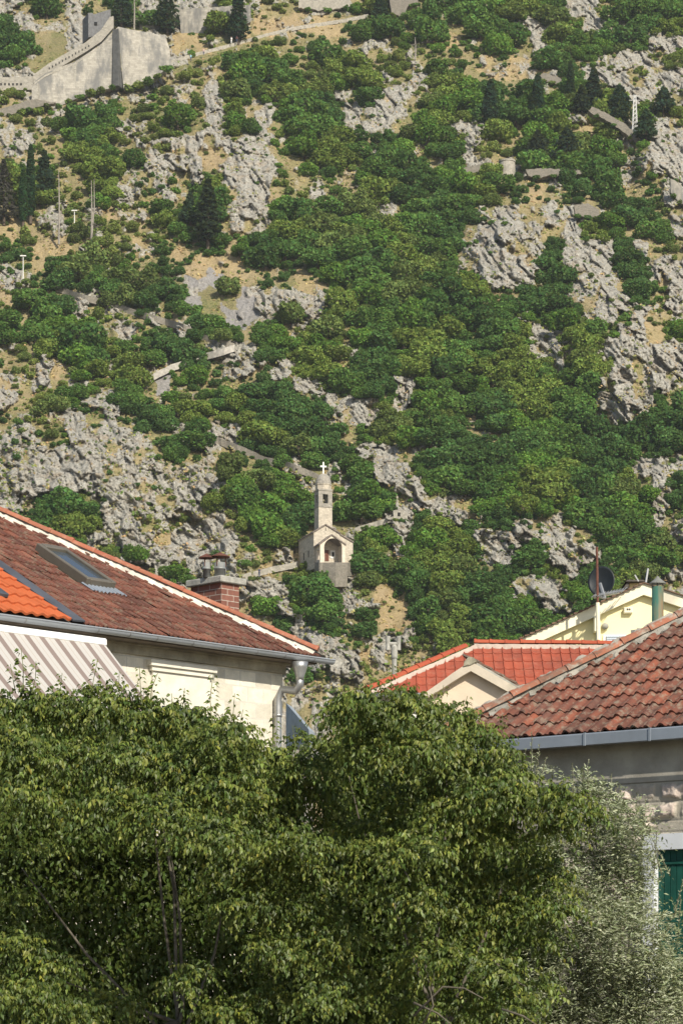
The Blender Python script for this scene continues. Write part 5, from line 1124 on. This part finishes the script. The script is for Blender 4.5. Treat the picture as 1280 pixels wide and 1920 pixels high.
# olive tree
OC = [(1004,1445,22,.1,1),(1092,1488,38),(1130,1512,50),(1178,1545,48),(1118,1588,66),(1165,1610,46),(1150,1668,72),(1185,1700,30),(1090,1722,76),(1170,1765,80),(1262,1730,26,0,.5),(1250,1835,56),(1045,1835,76),(1130,1862,84),(1228,1885,76),(990,1900,50),(1060,1650,50),(1050,1580,30),(1120,1930,80)]
r = np.random.default_rng(31); rp = random.Random(31); bo = Vector((P(1150, 0, 31).x, 31, 0)); oo = thing('olive_tree', bo, 'silvery grey-green olive tree in front of the right house', 'olive tree')
q_, f, cid, *_ = spray_crown(OC, 3000, r, nl=12, tl=.30, LL=.054, WW=.016, Y0=30.3, droop=-.35, flat=.95, under=1)
Q = [q_]; FF = [f]; k = len(q_); st = MB()
for (px, yt, yb_, ln) in [(996,1372,1470,0),(1003,1395,1470,8),(1010,1420,1470,14),(988,1405,1470,-4),(1075,1432,1500,-3),(1100,1425,1500,2),(1088,1440,1500,6),(1142,1450,1520,3),(1148,1470,1530,8),(1115,1455,1520,0),(1130,1475,1540,-6),(1190,1490,1570,4),(1202,1500,1580,8),(1165,1480,1550,-2),(1060,1450,1510,-6),(1255,1560,1640,-40),(1240,1580,1640,-20),(1262,1640,1720,20),(1270,1680,1760,5),(1225,1550,1640,6)]:
    Y = 30.3+rp.uniform(-.3, .3); a = P(px, yb_, Y); t_ = P(px+ln, yt, Y); st.tube([a, t_], [.006,.003], 4); Lh = (t_-a).length; nn = int(Lh/.009)+4; u_ = (np.arange(nn)+.5)/nn
    bs = np.array(a)+(np.array(t_)-np.array(a))*u_[:, None]; an = r.uniform(0, 6.28, nn); td = unit(np.array(t_-a)[None]); axs = np.stack([np.cos(an)*.6, np.sin(an)*.6, 0*an], 1)+td*.8; sz_ = r.uniform(.7, 1.2, nn)*(1.1-.5*u_)
    q_, f = leaves(bs, axs, r.normal(0, .6, (nn, 3))+[.2,-.5,.7], .048*sz_, .013*sz_, r); Q.append(q_); FF.append(f+k); k += len(q_)
Q = np.concatenate(Q); ol_c = 1.3*np.array([(.18,.20,.115), (.24,.26,.165), (.13,.155,.075), (.31,.33,.23)]); nl_ = len(Q)//5; cc_ = np.repeat(ol_c[r.integers(0, 4, nl_)]*r.uniform(.8, 1.2, (nl_, 1)), 5, 0)
me = np_mesh('crown', Q-np.array(bo), np.concatenate(FF), tint=cc_); M['leaf_ol'] = foliage('olive leaves', False, trans=.2, var=.12, gloss=.0); link_mesh('crown', me, M['leaf_ol'], oo)
st.build('shoots', M['bark_fg'], oo)['kind'] = 'stuff'; limb_mesh('trunk', oo, [([bo-Vector((0,0,.3)), bo+Vector((.1,0,.9)), bo+Vector((-.05,0,1.6))], .13, .08)], M['bark_fg'])
lp = []
for c in OC: cpt = P(c[0], c[1], 30.5); s_ = bo+Vector((0,0,rp.uniform(1.0, 1.6))); lp.append(([s_, s_*.5+cpt*.5+Vector((rp.uniform(-.1,.1),.2,.05)), cpt], .025, .005))
limb_mesh('limbs', oo, lp, M['bark_fg']); print('olive', len(me.polygons))

# ------------------------------------------------------------------ haze
hz = MB(); hz.box((-700, -260, -1.5), (1400, 0, 0), (0, 1700, 0), (0, 0, 700)); hm = bpy.data.materials.new('haze'); hm.use_nodes = True; hm.node_tree.nodes.clear()
ho = hm.node_tree.nodes.new('ShaderNodeOutputMaterial'); hv = hm.node_tree.nodes.new('ShaderNodeVolumePrincipled'); hv.inputs['Color'].default_value = (.88,.93,1,1); hv.inputs['Density'].default_value = .00007; hv.inputs['Anisotropy'].default_value = 0
hm.node_tree.links.new(hv.outputs[0], ho.inputs['Volume']); tag(hz.build('haze', hm), 'thin bluish summer haze over the valley', 'haze', kind='stuff')
